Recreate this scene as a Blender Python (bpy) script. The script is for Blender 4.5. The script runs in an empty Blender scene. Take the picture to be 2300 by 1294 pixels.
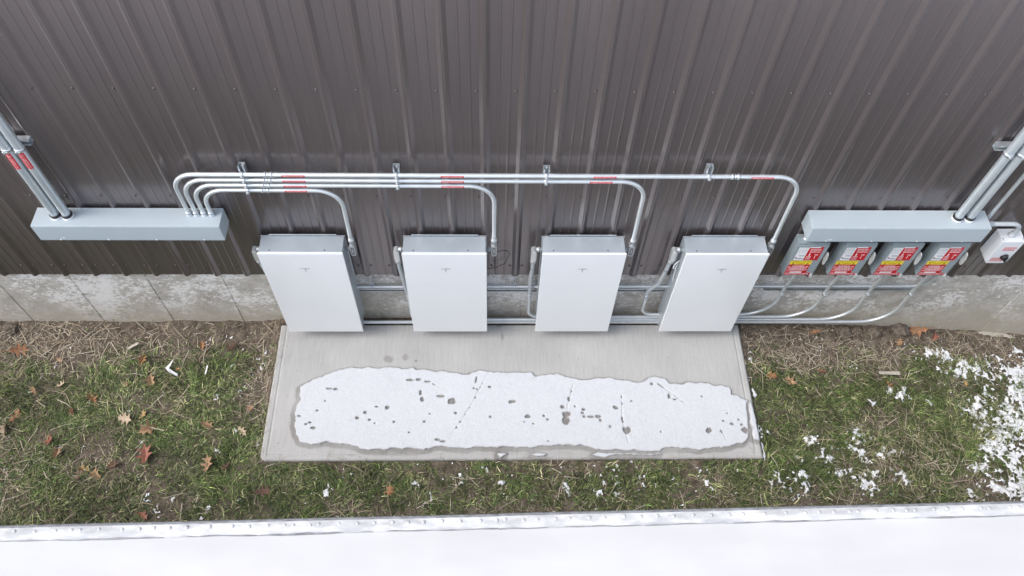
import bpy, bmesh, math, random
import numpy as np
from mathutils import Vector, Matrix
R = math.radians
random.seed(7); rng = np.random.default_rng(7)
SC = bpy.context.scene
COL = SC.collection

# ------------------------------------------------------------------ camera
CAM_F, YAW, PITCH, ROLL = 1811.11, 0.0504725, 1.0017145, 0.0430883      # focal length in px of a 2300 px wide frame
CAM_LOC = np.array([2.938196, -3.447451, 5.203954])
def cam_axes():
    cy, sy, cp, sp, cr, sr = math.cos(YAW), math.sin(YAW), math.cos(PITCH), math.sin(PITCH), math.cos(ROLL), math.sin(ROLL)
    f = np.array([sy*cp, cy*cp, -sp]); r = np.array([cy, -sy, 0.0]); u = np.cross(r, f)
    return cr*r + sr*u, -sr*r + cr*u, f
AX_R, AX_U, AX_F = cam_axes()
cam_data = bpy.data.cameras.new('camera'); cam = bpy.data.objects.new('camera', cam_data); COL.objects.link(cam)
cam.matrix_world = Matrix([[AX_R[i], AX_U[i], -AX_F[i], CAM_LOC[i]] for i in range(3)] + [[0, 0, 0, 1]])
cam_data.sensor_width = 36.0; cam_data.lens = CAM_F/2300*36.0
cam_data.clip_start = 0.05; cam_data.clip_end = 1000
SC.camera = cam
def at(px, py, axis, val):
    """point of the real plane axis=val seen at a photo position: used to measure where things stand"""
    d = (px-1150)/CAM_F*AX_R - (py-647)/CAM_F*AX_U + AX_F
    return CAM_LOC + d*((val-CAM_LOC[axis])/d[axis])

# ------------------------------------------------------------------ light
SUN_EL, SUN_AZ = R(48), R(256)          # azimuth measured clockwise from +Y: light from behind-left of the camera
world = bpy.data.worlds.new('World'); SC.world = world; world.use_nodes = True
nt = world.node_tree; nt.nodes.clear()
sky = nt.nodes.new('ShaderNodeTexSky'); sky.sky_type = 'NISHITA'; sky.sun_disc = False
sky.sun_elevation = SUN_EL; sky.sun_rotation = SUN_AZ
sky.air_density = 1.0; sky.dust_density = 2.0; sky.ozone_density = 1.0
hsv = nt.nodes.new('ShaderNodeHueSaturation'); hsv.inputs['Saturation'].default_value = 0.50
bg = nt.nodes.new('ShaderNodeBackground'); bg.inputs['Strength'].default_value = 0.15
out = nt.nodes.new('ShaderNodeOutputWorld')
nt.links.new(sky.outputs[0], hsv.inputs['Color']); nt.links.new(hsv.outputs[0], bg.inputs['Color']); nt.links.new(bg.outputs[0], out.inputs['Surface'])
sl = bpy.data.lights.new('sun', 'SUN'); sl.energy = 0.9; sl.angle = R(45); sl.color = (1.0, 0.955, 0.89)
sun = bpy.data.objects.new('sun', sl); COL.objects.link(sun)
sd = Vector((math.sin(SUN_AZ)*math.cos(SUN_EL), math.cos(SUN_AZ)*math.cos(SUN_EL), math.sin(SUN_EL)))
sun.rotation_euler = sd.to_track_quat('Z', 'Y').to_euler()
SC.view_settings.view_transform = 'Standard'; SC.view_settings.look = 'None'
SC.view_settings.exposure = 1.25; SC.view_settings.gamma = 1.0
SC.view_settings.use_curve_mapping = False
SC.cycles.max_bounces = 8; SC.cycles.use_denoising = True

# ------------------------------------------------------------------ materials
def nodes_of(name):
    m = bpy.data.materials.new(name); m.use_nodes = True
    n = m.node_tree.nodes; l = m.node_tree.links
    return m, n, l, n['Principled BSDF']
def ramp(n, stops):
    r = n.new('ShaderNodeValToRGB'); e = r.color_ramp.elements
    e[0].position, e[0].color = stops[0][0], (*stops[0][1], 1)
    e[1].position, e[1].color = stops[-1][0], (*stops[-1][1], 1)
    for p, c in stops[1:-1]:
        k = e.new(p); k.color = (*c, 1)
    return r
def mat(name, c1, c2=None, rough=0.5, metal=0.0, scale=8.0, bump=0.0, spec=0.5, stretch=(1, 1, 1), detail=4.0, bscale=None, rvar=0.0, coat=0.0):
    m, n, l, b = nodes_of(name)
    b.inputs['Roughness'].default_value = rough; b.inputs['Metallic'].default_value = metal
    b.inputs['Specular IOR Level'].default_value = spec
    b.inputs['Coat Weight'].default_value = coat; b.inputs['Coat Roughness'].default_value = 0.08
    c2 = c2 or tuple(x*0.88 for x in c1)
    g = n.new('ShaderNodeNewGeometry'); mp = n.new('ShaderNodeMapping'); mp.inputs['Scale'].default_value = stretch
    l.new(g.outputs['Position'], mp.inputs['Vector'])
    t = n.new('ShaderNodeTexNoise'); t.inputs['Scale'].default_value = scale; t.inputs['Detail'].default_value = detail
    l.new(mp.outputs[0], t.inputs['Vector'])
    r = ramp(n, [(0.32, c1), (0.68, c2)]); l.new(t.outputs['Fac'], r.inputs['Fac']); l.new(r.outputs['Color'], b.inputs['Base Color'])
    if rvar:
        mr = n.new('ShaderNodeMapRange'); mr.inputs['To Min'].default_value = rough-rvar; mr.inputs['To Max'].default_value = rough+rvar
        l.new(t.outputs['Fac'], mr.inputs['Value']); l.new(mr.outputs[0], b.inputs['Roughness'])
    if bump:
        t2 = n.new('ShaderNodeTexNoise'); t2.inputs['Scale'].default_value = bscale or scale*6; t2.inputs['Detail'].default_value = 6
        l.new(mp.outputs[0], t2.inputs['Vector'])
        bp = n.new('ShaderNodeBump'); bp.inputs['Strength'].default_value = bump; bp.inputs['Distance'].default_value = 0.01
        l.new(t2.outputs['Fac'], bp.inputs['Height']); l.new(bp.outputs[0], b.inputs['Normal'])
    return m
def attr_mat(name, attr, rough=0.7, spec=0.3, trans=0.0):
    m, n, l, b = nodes_of(name)
    a = n.new('ShaderNodeAttribute'); a.attribute_name = attr
    l.new(a.outputs['Color'], b.inputs['Base Color']); b.inputs['Roughness'].default_value = rough
    b.inputs['Specular IOR Level'].default_value = spec
    return m
M = {}
M['siding'] = mat('bronze_siding', (0.208, 0.179, 0.180), (0.172, 0.147, 0.149), metal=0.82, rough=0.46, rvar=0.02, scale=1.1, stretch=(2, 2, 0.4), spec=1.0, coat=0.9, detail=2)
M['siding'].node_tree.nodes['Principled BSDF'].inputs['Coat Roughness'].default_value = 0.17
M['screw'] = mat('painted_screw', (0.10, 0.088, 0.085), rough=0.3, metal=0.3)
M['galv'] = mat('galvanised_steel', (0.66, 0.70, 0.73), (0.55, 0.59, 0.62), rough=0.36, metal=0.75, scale=30, rvar=0.06)
M['emt'] = mat('conduit_steel', (0.72, 0.76, 0.78), (0.63, 0.67, 0.69), rough=0.34, metal=0.6, scale=14, rvar=0.05)
M['rigid'] = mat('large_conduit_steel', (0.66, 0.71, 0.74), (0.57, 0.63, 0.67), rough=0.34, metal=0.55, scale=22, rvar=0.06, stretch=(1, 1, .3))
M['cast'] = mat('cast_aluminium', (0.52, 0.54, 0.55), (0.42, 0.44, 0.45), rough=0.45, metal=0.55, scale=40)
M['castdark'] = mat('cast_recess', (0.16, 0.16, 0.17), rough=0.6, metal=0.3)
M['greypaint'] = mat('grey_enamel', (0.43, 0.49, 0.525), (0.405, 0.465, 0.50), rough=0.42, scale=3)
M['switchpaint'] = mat('switch_enamel', (0.27, 0.32, 0.345), (0.25, 0.30, 0.32), rough=0.38, scale=4)
M['chassis'] = mat('chassis_metal', (0.45, 0.50, 0.54), (0.39, 0.44, 0.475), rough=0.36, metal=0.3, scale=5, rvar=0.08)
M['white'] = mat('white_glass_cover', (0.83, 0.85, 0.86), (0.81, 0.835, 0.845), rough=0.20, scale=2.5)
M['emblem'] = mat('emblem_grey', (0.47, 0.50, 0.52), rough=0.3, metal=0.3)
M['pvcwhite'] = mat('white_plastic', (0.74, 0.76, 0.78), (0.70, 0.72, 0.74), rough=0.4)
M['pvcgrey'] = mat('grey_plastic', (0.47, 0.50, 0.52), (0.42, 0.45, 0.47), rough=0.45)
M['black'] = mat('black_rubber', (0.015, 0.015, 0.016), rough=0.45)
M['red'] = mat('label_red', (0.56, 0.012, 0.025), (0.50, 0.012, 0.022), rough=0.4)
M['labelwhite'] = mat('label_white', (0.82, 0.82, 0.82), rough=0.45)
M['yellow'] = mat('label_yellow', (0.95, 0.70, 0.04), rough=0.4)
M['labelblack'] = mat('label_ink', (0.012, 0.012, 0.012), rough=0.5)
M['labelblue'] = mat('label_ink_blue', (0.03, 0.05, 0.12), rough=0.5)
M['roof'] = mat('snowy_membrane', (0.54, 0.537, 0.535), (0.44, 0.44, 0.447), rough=0.6, scale=0.9, bump=0.08, bscale=9, stretch=(0.6, 2, 1))
M['render'] = mat('white_render', (0.72, 0.72, 0.72), rough=0.8)
M['lever'] = mat('lever_steel', (0.66, 0.67, 0.66), rough=0.3, metal=0.5)
M['rock'] = mat('stone', (0.24, 0.20, 0.16), (0.115, 0.09, 0.07), rough=0.95, scale=45, bump=1.0)
M['litter'] = mat('white_litter', (0.8, 0.81, 0.82), (0.7, 0.71, 0.73), rough=0.5)
M['litterwood'] = mat('pale_wood', (0.5, 0.46, 0.4), (0.38, 0.34, 0.28), rough=0.8, scale=60)

def snow_material():
    m, n, l, b = nodes_of('snow')
    b.inputs['Base Color'].default_value = (0.86, 0.885, 0.93, 1); b.inputs['Roughness'].default_value = 0.7
    b.inputs['Specular IOR Level'].default_value = 0.25
    g = n.new('ShaderNodeNewGeometry'); t = n.new('ShaderNodeTexNoise'); t.inputs['Scale'].default_value = 90; t.inputs['Detail'].default_value = 5
    l.new(g.outputs['Position'], t.inputs['Vector'])
    r = ramp(n, [(0.35, (0.72, 0.735, 0.76)), (0.6, (0.79, 0.80, 0.825))]); l.new(t.outputs['Fac'], r.inputs['Fac']); l.new(r.outputs['Color'], b.inputs['Base Color'])
    bp = n.new('ShaderNodeBump'); bp.inputs['Strength'].default_value = 0.35; bp.inputs['Distance'].default_value = 0.006
    l.new(t.outputs['Fac'], bp.inputs['Height']); l.new(bp.outputs[0], b.inputs['Normal'])
    return m
M['snow'] = snow_material()
def thin_snow():
    m = M['snow'].copy(); m.name = 'thin_snow'; n = m.node_tree.nodes; l = m.node_tree.links; b = n['Principled BSDF']
    src = b.inputs['Base Color'].links[0].from_socket; a = n.new('ShaderNodeAttribute'); a.attribute_name = 'cover'
    mx = n.new('ShaderNodeMix'); mx.data_type = 'RGBA'; l.new(a.outputs['Fac'], mx.inputs['Factor']); mx.inputs['A'].default_value = (0.42, 0.42, 0.432, 1)
    dk = n.new('ShaderNodeMix'); dk.data_type = 'RGBA'; dk.blend_type = 'MULTIPLY'; dk.inputs['Factor'].default_value = 1; dk.inputs['B'].default_value = (0.75, 0.76, 0.775, 1); l.new(src, dk.inputs['A']); l.new(dk.outputs['Result'], mx.inputs['B'])
    l.new(mx.outputs['Result'], b.inputs['Base Color']); return m
M['thinsnow'] = thin_snow()

def foundation_material():
    m, n, l, b = nodes_of('old_poured_concrete'); b.inputs['Roughness'].default_value = 0.9; b.inputs['Specular IOR Level'].default_value = 0.2
    g = n.new('ShaderNodeNewGeometry')
    def noise(scale, det=6, st=(1, 1, 1), rough=0.6):
        mp = n.new('ShaderNodeMapping'); mp.inputs['Scale'].default_value = st; l.new(g.outputs['Position'], mp.inputs['Vector'])
        t = n.new('ShaderNodeTexNoise'); t.inputs['Scale'].default_value = scale; t.inputs['Detail'].default_value = det; t.inputs['Roughness'].default_value = rough
        l.new(mp.outputs[0], t.inputs['Vector']); return t.outputs['Fac']
    base = ramp(n, [(0.34, (0.37, 0.345, 0.31)), (0.5, (0.50, 0.475, 0.435)), (0.66, (0.64, 0.615, 0.57))]); l.new(noise(7, 10, (1, 1, 1), 0.75), base.inputs['Fac'])
    # flaking whitewash: fine flecks gathered in large patches
    fl = n.new('ShaderNodeMath'); fl.operation = 'MULTIPLY_ADD'; l.new(noise(1.9, 4), fl.inputs[0]); fl.inputs[1].default_value = 0.75; l.new(noise(24, 7, (1, 1, 1.4), 0.82), fl.inputs[2])
    fr = ramp(n, [(0.905, (0, 0, 0)), (0.935, (1, 1, 1))]); l.new(fl.outputs[0], fr.inputs['Fac'])
    mx = n.new('ShaderNodeMix'); mx.data_type = 'RGBA'; l.new(fr.outputs['Color'], mx.inputs['Factor']); l.new(base.outputs['Color'], mx.inputs['A']); mx.inputs['B'].default_value = (0.80, 0.79, 0.775, 1)
    # dark pits
    pr = ramp(n, [(0.30, (0.5, 0.49, 0.47)), (0.40, (1, 1, 1))]); l.new(noise(38, 6, (1, 1, 1), 0.8), pr.inputs['Fac'])
    mu = n.new('ShaderNodeMix'); mu.data_type = 'RGBA'; mu.blend_type = 'MULTIPLY'; mu.inputs['Factor'].default_value = 0.8
    l.new(mx.outputs['Result'], mu.inputs['A']); l.new(pr.outputs['Color'], mu.inputs['B'])
    # earth splashed up along the bottom, tan
    sp = n.new('ShaderNodeSeparateXYZ'); l.new(g.outputs['Position'], sp.inputs[0])
    ad = n.new('ShaderNodeMath'); ad.operation = 'MULTIPLY_ADD'; l.new(noise(5, 4), ad.inputs[0]); ad.inputs[1].default_value = 0.35; l.new(sp.outputs['Z'], ad.inputs[2])
    mr = n.new('ShaderNodeMapRange'); mr.inputs['From Min'].default_value = -0.56; mr.inputs['From Max'].default_value = -0.22; mr.inputs['To Min'].default_value = 0.8; mr.inputs['To Max'].default_value = 0
    l.new(ad.outputs[0], mr.inputs['Value'])
    tn = n.new('ShaderNodeMix'); tn.data_type = 'RGBA'; l.new(mr.outputs[0], tn.inputs['Factor']); l.new(mu.outputs['Result'], tn.inputs['A']); tn.inputs['B'].default_value = (0.50, 0.46, 0.375, 1)
    # a few rust-coloured patches
    ru = ramp(n, [(0.765, (0, 0, 0)), (0.80, (1, 1, 1))]); l.new(noise(2.3, 1), ru.inputs['Fac'])
    rx = n.new('ShaderNodeMix'); rx.data_type = 'RGBA'; l.new(ru.outputs['Color'], rx.inputs['Factor']); l.new(tn.outputs['Result'], rx.inputs['A']); rx.inputs['B'].default_value = (0.55, 0.36, 0.22, 1)
    l.new(rx.outputs['Result'], b.inputs['Base Color'])
    bp = n.new('ShaderNodeBump'); bp.inputs['Strength'].default_value = 0.5; bp.inputs['Distance'].default_value = 0.008
    l.new(noise(28, 8), bp.inputs['Height']); l.new(bp.outputs[0], b.inputs['Normal'])
    return m
M['foundation'] = foundation_material()

def pad_material():
    m, n, l, b = nodes_of('broomed_concrete'); b.inputs['Roughness'].default_value = 0.85; b.inputs['Specular IOR Level'].default_value = 0.25
    g = n.new('ShaderNodeNewGeometry')
    def noise(scale, det=5, st=(1, 1, 1)):
        mp = n.new('ShaderNodeMapping'); mp.inputs['Scale'].default_value = st; l.new(g.outputs['Position'], mp.inputs['Vector'])
        t = n.new('ShaderNodeTexNoise'); t.inputs['Scale'].default_value = scale; t.inputs['Detail'].default_value = det
        l.new(mp.outputs[0], t.inputs['Vector']); return t.outputs['Fac']
    base = ramp(n, [(0.3, (0.40, 0.395, 0.385)), (0.55, (0.44, 0.436, 0.426)), (0.75, (0.475, 0.47, 0.46))]); l.new(noise(2.4, 7), base.inputs['Fac'])
    st = ramp(n, [(0.3, (0.89, 0.89, 0.89)), (0.6, (1, 1, 1))]); l.new(noise(10, 5, (12, 0.7, 1)), st.inputs['Fac'])
    mu = n.new('ShaderNodeMix'); mu.data_type = 'RGBA'; mu.blend_type = 'MULTIPLY'; mu.inputs['Factor'].default_value = 1
    l.new(base.outputs['Color'], mu.inputs['A']); l.new(st.outputs['Color'], mu.inputs['B'])
    pits = ramp(n, [(0.24, (0.5, 0.48, 0.46)), (0.32, (1, 1, 1))]); l.new(noise(70, 2), pits.inputs['Fac'])
    m2 = n.new('ShaderNodeMix'); m2.data_type = 'RGBA'; m2.blend_type = 'MULTIPLY'; m2.inputs['Factor'].default_value = 1
    l.new(mu.outputs['Result'], m2.inputs['A']); l.new(pits.outputs['Color'], m2.inputs['B'])
    a = n.new('ShaderNodeAttribute'); a.attribute_name = 'wet'
    wx = n.new('ShaderNodeMix'); wx.data_type = 'RGBA'; wx.blend_type = 'MULTIPLY'; l.new(a.outputs['Fac'], wx.inputs['Factor'])
    l.new(m2.outputs['Result'], wx.inputs['A']); wx.inputs['B'].default_value = (0.36, 0.34, 0.32, 1)
    l.new(wx.outputs['Result'], b.inputs['Base Color'])
    mr = n.new('ShaderNodeMapRange'); mr.inputs['To Min'].default_value = 0.85; mr.inputs['To Max'].default_value = 0.5; l.new(a.outputs['Fac'], mr.inputs['Value']); l.new(mr.outputs[0], b.inputs['Roughness'])
    bp = n.new('ShaderNodeBump'); bp.inputs['Strength'].default_value = 0.25; bp.inputs['Distance'].default_value = 0.003
    l.new(noise(14, 6, (14, 1, 1)), bp.inputs['Height']); l.new(bp.outputs[0], b.inputs['Normal'])
    return m
M['pad'] = pad_material()

def soil_material():
    m, n, l, b = nodes_of('damp_soil'); b.inputs['Roughness'].default_value = 0.95; b.inputs['Specular IOR Level'].default_value = 0.15
    g = n.new('ShaderNodeNewGeometry')
    def noise(scale, det=6):
        t = n.new('ShaderNodeTexNoise'); t.inputs['Scale'].default_value = scale; t.inputs['Detail'].default_value = det; t.inputs['Roughness'].default_value = 0.65
        l.new(g.outputs['Position'], t.inputs['Vector']); return t.outputs['Fac']
    r = ramp(n, [(0.3, (0.075, 0.06, 0.048)), (0.5, (0.14, 0.115, 0.092)), (0.7, (0.22, 0.185, 0.15))]); l.new(noise(16), r.inputs['Fac'])
    r2 = ramp(n, [(0.35, (0.6, 0.6, 0.6)), (0.6, (1.15, 1.12, 1.08))]); l.new(noise(90), r2.inputs['Fac'])
    mu = n.new('ShaderNodeMix'); mu.data_type = 'RGBA'; mu.blend_type = 'MULTIPLY'; mu.inputs['Factor'].default_value = 1
    l.new(r.outputs['Color'], mu.inputs['A']); l.new(r2.outputs['Color'], mu.inputs['B']); l.new(mu.outputs['Result'], b.inputs['Base Color'])
    a = n.new('ShaderNodeAttribute'); a.attribute_name = 'bounce_white'
    sx = n.new('ShaderNodeMix'); sx.data_type = 'RGBA'; l.new(a.outputs['Fac'], sx.inputs['Factor']); l.new(mu.outputs['Result'], sx.inputs['A']); sx.inputs['B'].default_value = (0.72, 0.73, 0.75, 1); l.new(sx.outputs['Result'], b.inputs['Base Color'])  # white mixed in on unseen ground to bounce light
    bp = n.new('ShaderNodeBump'); bp.inputs['Strength'].default_value = 0.8; bp.inputs['Distance'].default_value = 0.015
    l.new(noise(45, 8), bp.inputs['Height']); l.new(bp.outputs[0], b.inputs['Normal'])
    return m
M['soil'] = soil_material()
M['blade'] = attr_mat('grass_blade', 'tint', 0.6, 0.3)
M['straw'] = attr_mat('dead_straw', 'tint', 0.8, 0.2)
def edge_material():
    m, n, l, b = nodes_of('frosted_edge_metal'); b.inputs['Roughness'].default_value = 0.8; b.inputs['Specular IOR Level'].default_value = 0.2
    g = n.new('ShaderNodeNewGeometry'); mp = n.new('ShaderNodeMapping'); mp.inputs['Scale'].default_value = (1, 3, 3); l.new(g.outputs['Position'], mp.inputs['Vector'])
    t = n.new('ShaderNodeTexNoise'); t.inputs['Scale'].default_value = 5; t.inputs['Detail'].default_value = 8; t.inputs['Roughness'].default_value = 0.65; l.new(mp.outputs[0], t.inputs['Vector'])
    r = ramp(n, [(0.34, (0.37, 0.375, 0.385)), (0.47, (0.47, 0.472, 0.48)), (0.56, (0.58, 0.58, 0.585))]); l.new(t.outputs['Fac'], r.inputs['Fac']); l.new(r.outputs['Color'], b.inputs['Base Color'])
    bp = n.new('ShaderNodeBump'); bp.inputs['Strength'].default_value = 0.12; bp.inputs['Distance'].default_value = 0.003; l.new(t.outputs['Fac'], bp.inputs['Height']); l.new(bp.outputs[0], b.inputs['Normal'])
    return m
M['edge'] = edge_material()
M['baremetal'] = mat('bare_edge_metal', (0.30, 0.31, 0.325), (0.16, 0.165, 0.175), rough=0.55, scale=26, stretch=(1, 3, 3))
M['gap_shade_strip'] = mat('gap_shade_grey', (0.16, 0.16, 0.17), (0.30, 0.30, 0.31), rough=0.8, scale=12)  # dark grey painted in for the shade between flashing and roof

# ------------------------------------------------------------------ mesh helpers
def tag(o, label=None, cat=None, group=None, kind=None):
    if label: o['label'] = label
    if cat: o['category'] = cat
    if group: o['group'] = group
    if kind: o['kind'] = kind
    return o
def empty(name, loc, label=None, cat=None, group=None):
    o = bpy.data.objects.new(name, None); o.location = loc; COL.objects.link(o); o.empty_display_size = 0.1
    return tag(o, label, cat, group)
def wloc(o):
    v = Vector((0, 0, 0))
    while o is not None:
        v += o.location; o = o.parent
    return v
class MB:
    """collects shapes given in world coordinates; build() links them as one mesh object under a parent"""
    def __init__(s): s.v = []; s.f = []; s.mi = []; s.sm = []
    def add(s, verts, faces, mi=0, smooth=False):
        k = len(s.v); s.v += [tuple(p) for p in verts]
        for f in faces: s.f.append([k+i for i in f]); s.mi.append(mi); s.sm.append(smooth)
        return s
    def bm(s, b, mi=0, smooth=False):
        b.verts.ensure_lookup_table(); b.verts.index_update()
        s.add([v.co[:] for v in b.verts], [[v.index for v in f.verts] for f in b.faces], mi, smooth); b.free(); return s
    def box(s, x0, x1, y0, y1, z0, z1, bev=0.002, mi=0, seg=2, taper=None):
        b = bmesh.new(); bmesh.ops.create_cube(b, size=1)
        for v in b.verts: v.co = (((x0+x1)/2+v.co.x*(x1-x0)), ((y0+y1)/2+v.co.y*(y1-y0)), ((z0+z1)/2+v.co.z*(z1-z0)))
        if taper: taper(b)
        if bev: bmesh.ops.bevel(b, geom=b.edges[:], offset=bev, segments=seg, affect='EDGES', profile=0.5)
        return s.bm(b, mi)
    def prism(s, poly, axis, a0, a1, mi=0, bev=0):
        """poly in the two remaining axes (in order), extruded along axis"""
        def P(p, a):
            q = list(p); q.insert(axis, a); return q
        b = bmesh.new(); lo = [b.verts.new(P(p, a0)) for p in poly]; hi = [b.verts.new(P(p, a1)) for p in poly]
        n = len(poly); b.faces.new(lo[::-1]); b.faces.new(hi)
        for i in range(n): b.faces.new((lo[i], lo[(i+1) % n], hi[(i+1) % n], hi[i]))
        bmesh.ops.recalc_face_normals(b, faces=b.faces[:])
        if bev: bmesh.ops.bevel(b, geom=b.edges[:], offset=bev, segments=2, affect='EDGES')
        return s.bm(b, mi)
    def tube(s, pts, r, seg=14, fillet=0.0, mi=0, caps=True, fsteps=10, rr=None):
        pts = [Vector(p) for p in pts]
        path = [pts[0]]
        fl = fillet if isinstance(fillet, (list, tuple)) else [fillet]*(len(pts)-2)
        for i in range(1, len(pts)-1):
            a, c, d = pts[i-1], pts[i], pts[i+1]; u = (a-c).normalized(); w = (d-c).normalized(); ang = u.angle(w)
            rad = fl[i-1]
            if rad <= 0 or ang > math.pi-0.02: path.append(c); continue
            t = rad/math.tan(ang/2); t = min(t, (a-c).length*0.98, (d-c).length*0.98); rad = t*math.tan(ang/2)
            ctr = c+(u+w).normalized()*(rad/math.sin(ang/2)); p0 = c+u*t; p1 = c+w*t
            e0 = (p0-ctr); e1 = (p1-ctr); tot = e0.angle(e1); ax = e0.cross(e1).normalized()
            for k in range(fsteps+1): path.append(ctr+Matrix.Rotation(tot*k/fsteps, 3, ax) @ e0)
        path.append(pts[-1])
        q = [path[0]]
        for p in path[1:]:
            if (p-q[-1]).length > 1e-5: q.append(p)
        path = q; n = len(path); V = []
        tg = (path[1]-path[0]).normalized(); up = Vector((0, 0, 1)) if abs(tg.z) < 0.9 else Vector((1, 0, 0))
        nx = tg.cross(up).normalized(); ny = nx.cross(tg)
        for i, p in enumerate(path):
            t2 = (path[min(i+1, n-1)]-path[max(i-1, 0)]).normalized()
            qd = tg.rotation_difference(t2); nx = qd @ nx; ny = qd @ ny; tg = t2
            rad = rr(i/(n-1)) if rr else r
            for k in range(seg):
                an = 2*math.pi*k/seg; V.append(p+nx*(math.cos(an)*rad)+ny*(math.sin(an)*rad))
        F = [(i*seg+k, i*seg+(k+1) % seg, (i+1)*seg+(k+1) % seg, (i+1)*seg+k) for i in range(n-1) for k in range(seg)]
        s.add(V, F, mi, True)
        if caps: s.add(V[:seg], [list(range(seg))[::-1]], mi); s.add(V[-seg:], [list(range(seg))], mi)
        return s
    def cyl(s, p0, p1, r, seg=14, mi=0, bev=0.0):
        p0 = Vector(p0); p1 = Vector(p1); d = (p1-p0).normalized()
        if bev:
            s.lathe(p0, d, [(0, r-bev), (bev, r), ((p1-p0).length-bev, r), ((p1-p0).length, r-bev)], seg, mi)
        else: s.tube([p0, p1], r, seg, 0, mi)
        return s
    def lathe(s, p0, d, prof, seg=16, mi=0):
        p0 = Vector(p0); d = Vector(d).normalized(); up = Vector((0, 0, 1)) if abs(d.z) < 0.9 else Vector((1, 0, 0))
        nx = d.cross(up).normalized(); ny = nx.cross(d).normalized(); V = []
        for t, r in prof:
            for k in range(seg):
                a = 2*math.pi*k/seg; V.append(p0+d*t+(nx*math.cos(a)+ny*math.sin(a))*r)
        n = len(prof); F = [(i*seg+k, i*seg+(k+1) % seg, (i+1)*seg+(k+1) % seg, (i+1)*seg+k) for i in range(n-1) for k in range(seg)]
        s.add(V, F, mi, True); s.add(V[:seg], [list(range(seg))[::-1]], mi); s.add(V[-seg:], [list(range(seg))], mi); return s
    def hexnut(s, p0, p1, r, mi=0): return s.lathe(p0, Vector(p1)-Vector(p0), [(0, r), ((Vector(p1)-Vector(p0)).length, r)], 6, mi)
    def mesh(s, name, mats, off):
        me = bpy.data.meshes.new(name); me.from_pydata([(x-off[0], y-off[1], z-off[2]) for x, y, z in s.v], [], s.f)
        for m in (mats if isinstance(mats, (list, tuple)) else [mats]): me.materials.append(m)
        me.polygons.foreach_set('material_index', s.mi); me.polygons.foreach_set('use_smooth', s.sm)
        b = bmesh.new(); b.from_mesh(me); bmesh.ops.recalc_face_normals(b, faces=b.faces[:]); b.to_mesh(me); b.free()
        me.update(); return me
    def build(s, name, mats, parent=None, origin=None):
        off = Vector(origin) if origin is not None else (wloc(parent) if parent is not None else Vector((0, 0, 0)))
        o = bpy.data.objects.new(name, s.mesh(name, mats, off)); COL.objects.link(o)
        if parent is not None:
            o.parent = parent
            if origin is not None: o.location = off-wloc(parent)
        elif origin is not None: o.location = off
        return o
def copy_tree(o, parent=None):
    c = o.copy(); COL.objects.link(c); c.parent = parent
    for ch in o.children: copy_tree(ch, c)
    return c
_txt = {}
def text_geom(body, size):
    key = body
    if key not in _txt:
        cu = bpy.data.curves.new('t', 'FONT'); cu.body = body; cu.size = 1; cu.align_x = 'CENTER'; cu.align_y = 'CENTER'; cu.resolution_u = 2
        o = bpy.data.objects.new('t', cu); COL.objects.link(o)
        dg = bpy.context.evaluated_depsgraph_get(); me = bpy.data.meshes.new_from_object(o.evaluated_get(dg))
        _txt[key] = ([v.co[:2] for v in me.vertices], [list(p.vertices) for p in me.polygons])
        bpy.data.objects.remove(o); bpy.data.curves.remove(cu); bpy.data.meshes.remove(me)
    v, f = _txt[key]
    return [(x*size, y*size) for x, y in v], f
def vnoise(x, y, seed=0):
    """smooth value noise, arrays in, 0..1 out"""
    xi = np.floor(x).astype(np.int64); yi = np.floor(y).astype(np.int64); fx = x-xi; fy = y-yi
    def h(a, b):
        n = (a*374761393+b*668265263+seed*1442695041) & 0xffffffff
        n = ((n ^ (n >> 13))*1274126177) & 0xffffffff
        return ((n ^ (n >> 16)) & 0xffff)/65535.0
    fx = fx*fx*(3-2*fx); fy = fy*fy*(3-2*fy)
    return (h(xi, yi)*(1-fx)+h(xi+1, yi)*fx)*(1-fy)+(h(xi, yi+1)*(1-fx)+h(xi+1, yi+1)*fx)*fy
def fbm(x, y, seed=0, oct=4):
    t = 0; a = 0.5; s = 0
    for k in range(oct): t = t+a*vnoise(x*2**k, y*2**k, seed+k); s += a; a *= 0.5
    return t/s
def np_mesh(name, V, quads, mats, tris=None, color=None, smooth=True, attr='tint'):
    me = bpy.data.meshes.new(name); V = np.asarray(V, np.float32)
    me.vertices.add(len(V)); me.vertices.foreach_set('co', V.ravel())
    parts = [np.asarray(quads, np.int32).reshape(-1, 4)] if quads is not None else []
    loops = np.concatenate([p.ravel() for p in parts]+([np.asarray(tris, np.int32).ravel()] if tris is not None else []))
    nq = len(parts[0]) if parts else 0; ntr = len(tris) if tris is not None else 0
    starts = np.concatenate([np.arange(nq)*4, nq*4+np.arange(ntr)*3]).astype(np.int32)
    me.loops.add(len(loops)); me.loops.foreach_set('vertex_index', loops)
    me.polygons.add(len(starts)); me.polygons.foreach_set('loop_start', starts)
    me.polygons.foreach_set('use_smooth', np.full(len(starts), smooth, dtype=bool))
    for m in mats: me.materials.append(m)
    if color is not None:
        a = me.attributes.new(attr, 'FLOAT_COLOR', 'FACE'); c = np.ones((len(starts), 4), np.float32); c[:, :3] = color; a.data.foreach_set('color', c.ravel())
    me.update(calc_edges=True); me.validate(); return me

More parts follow.
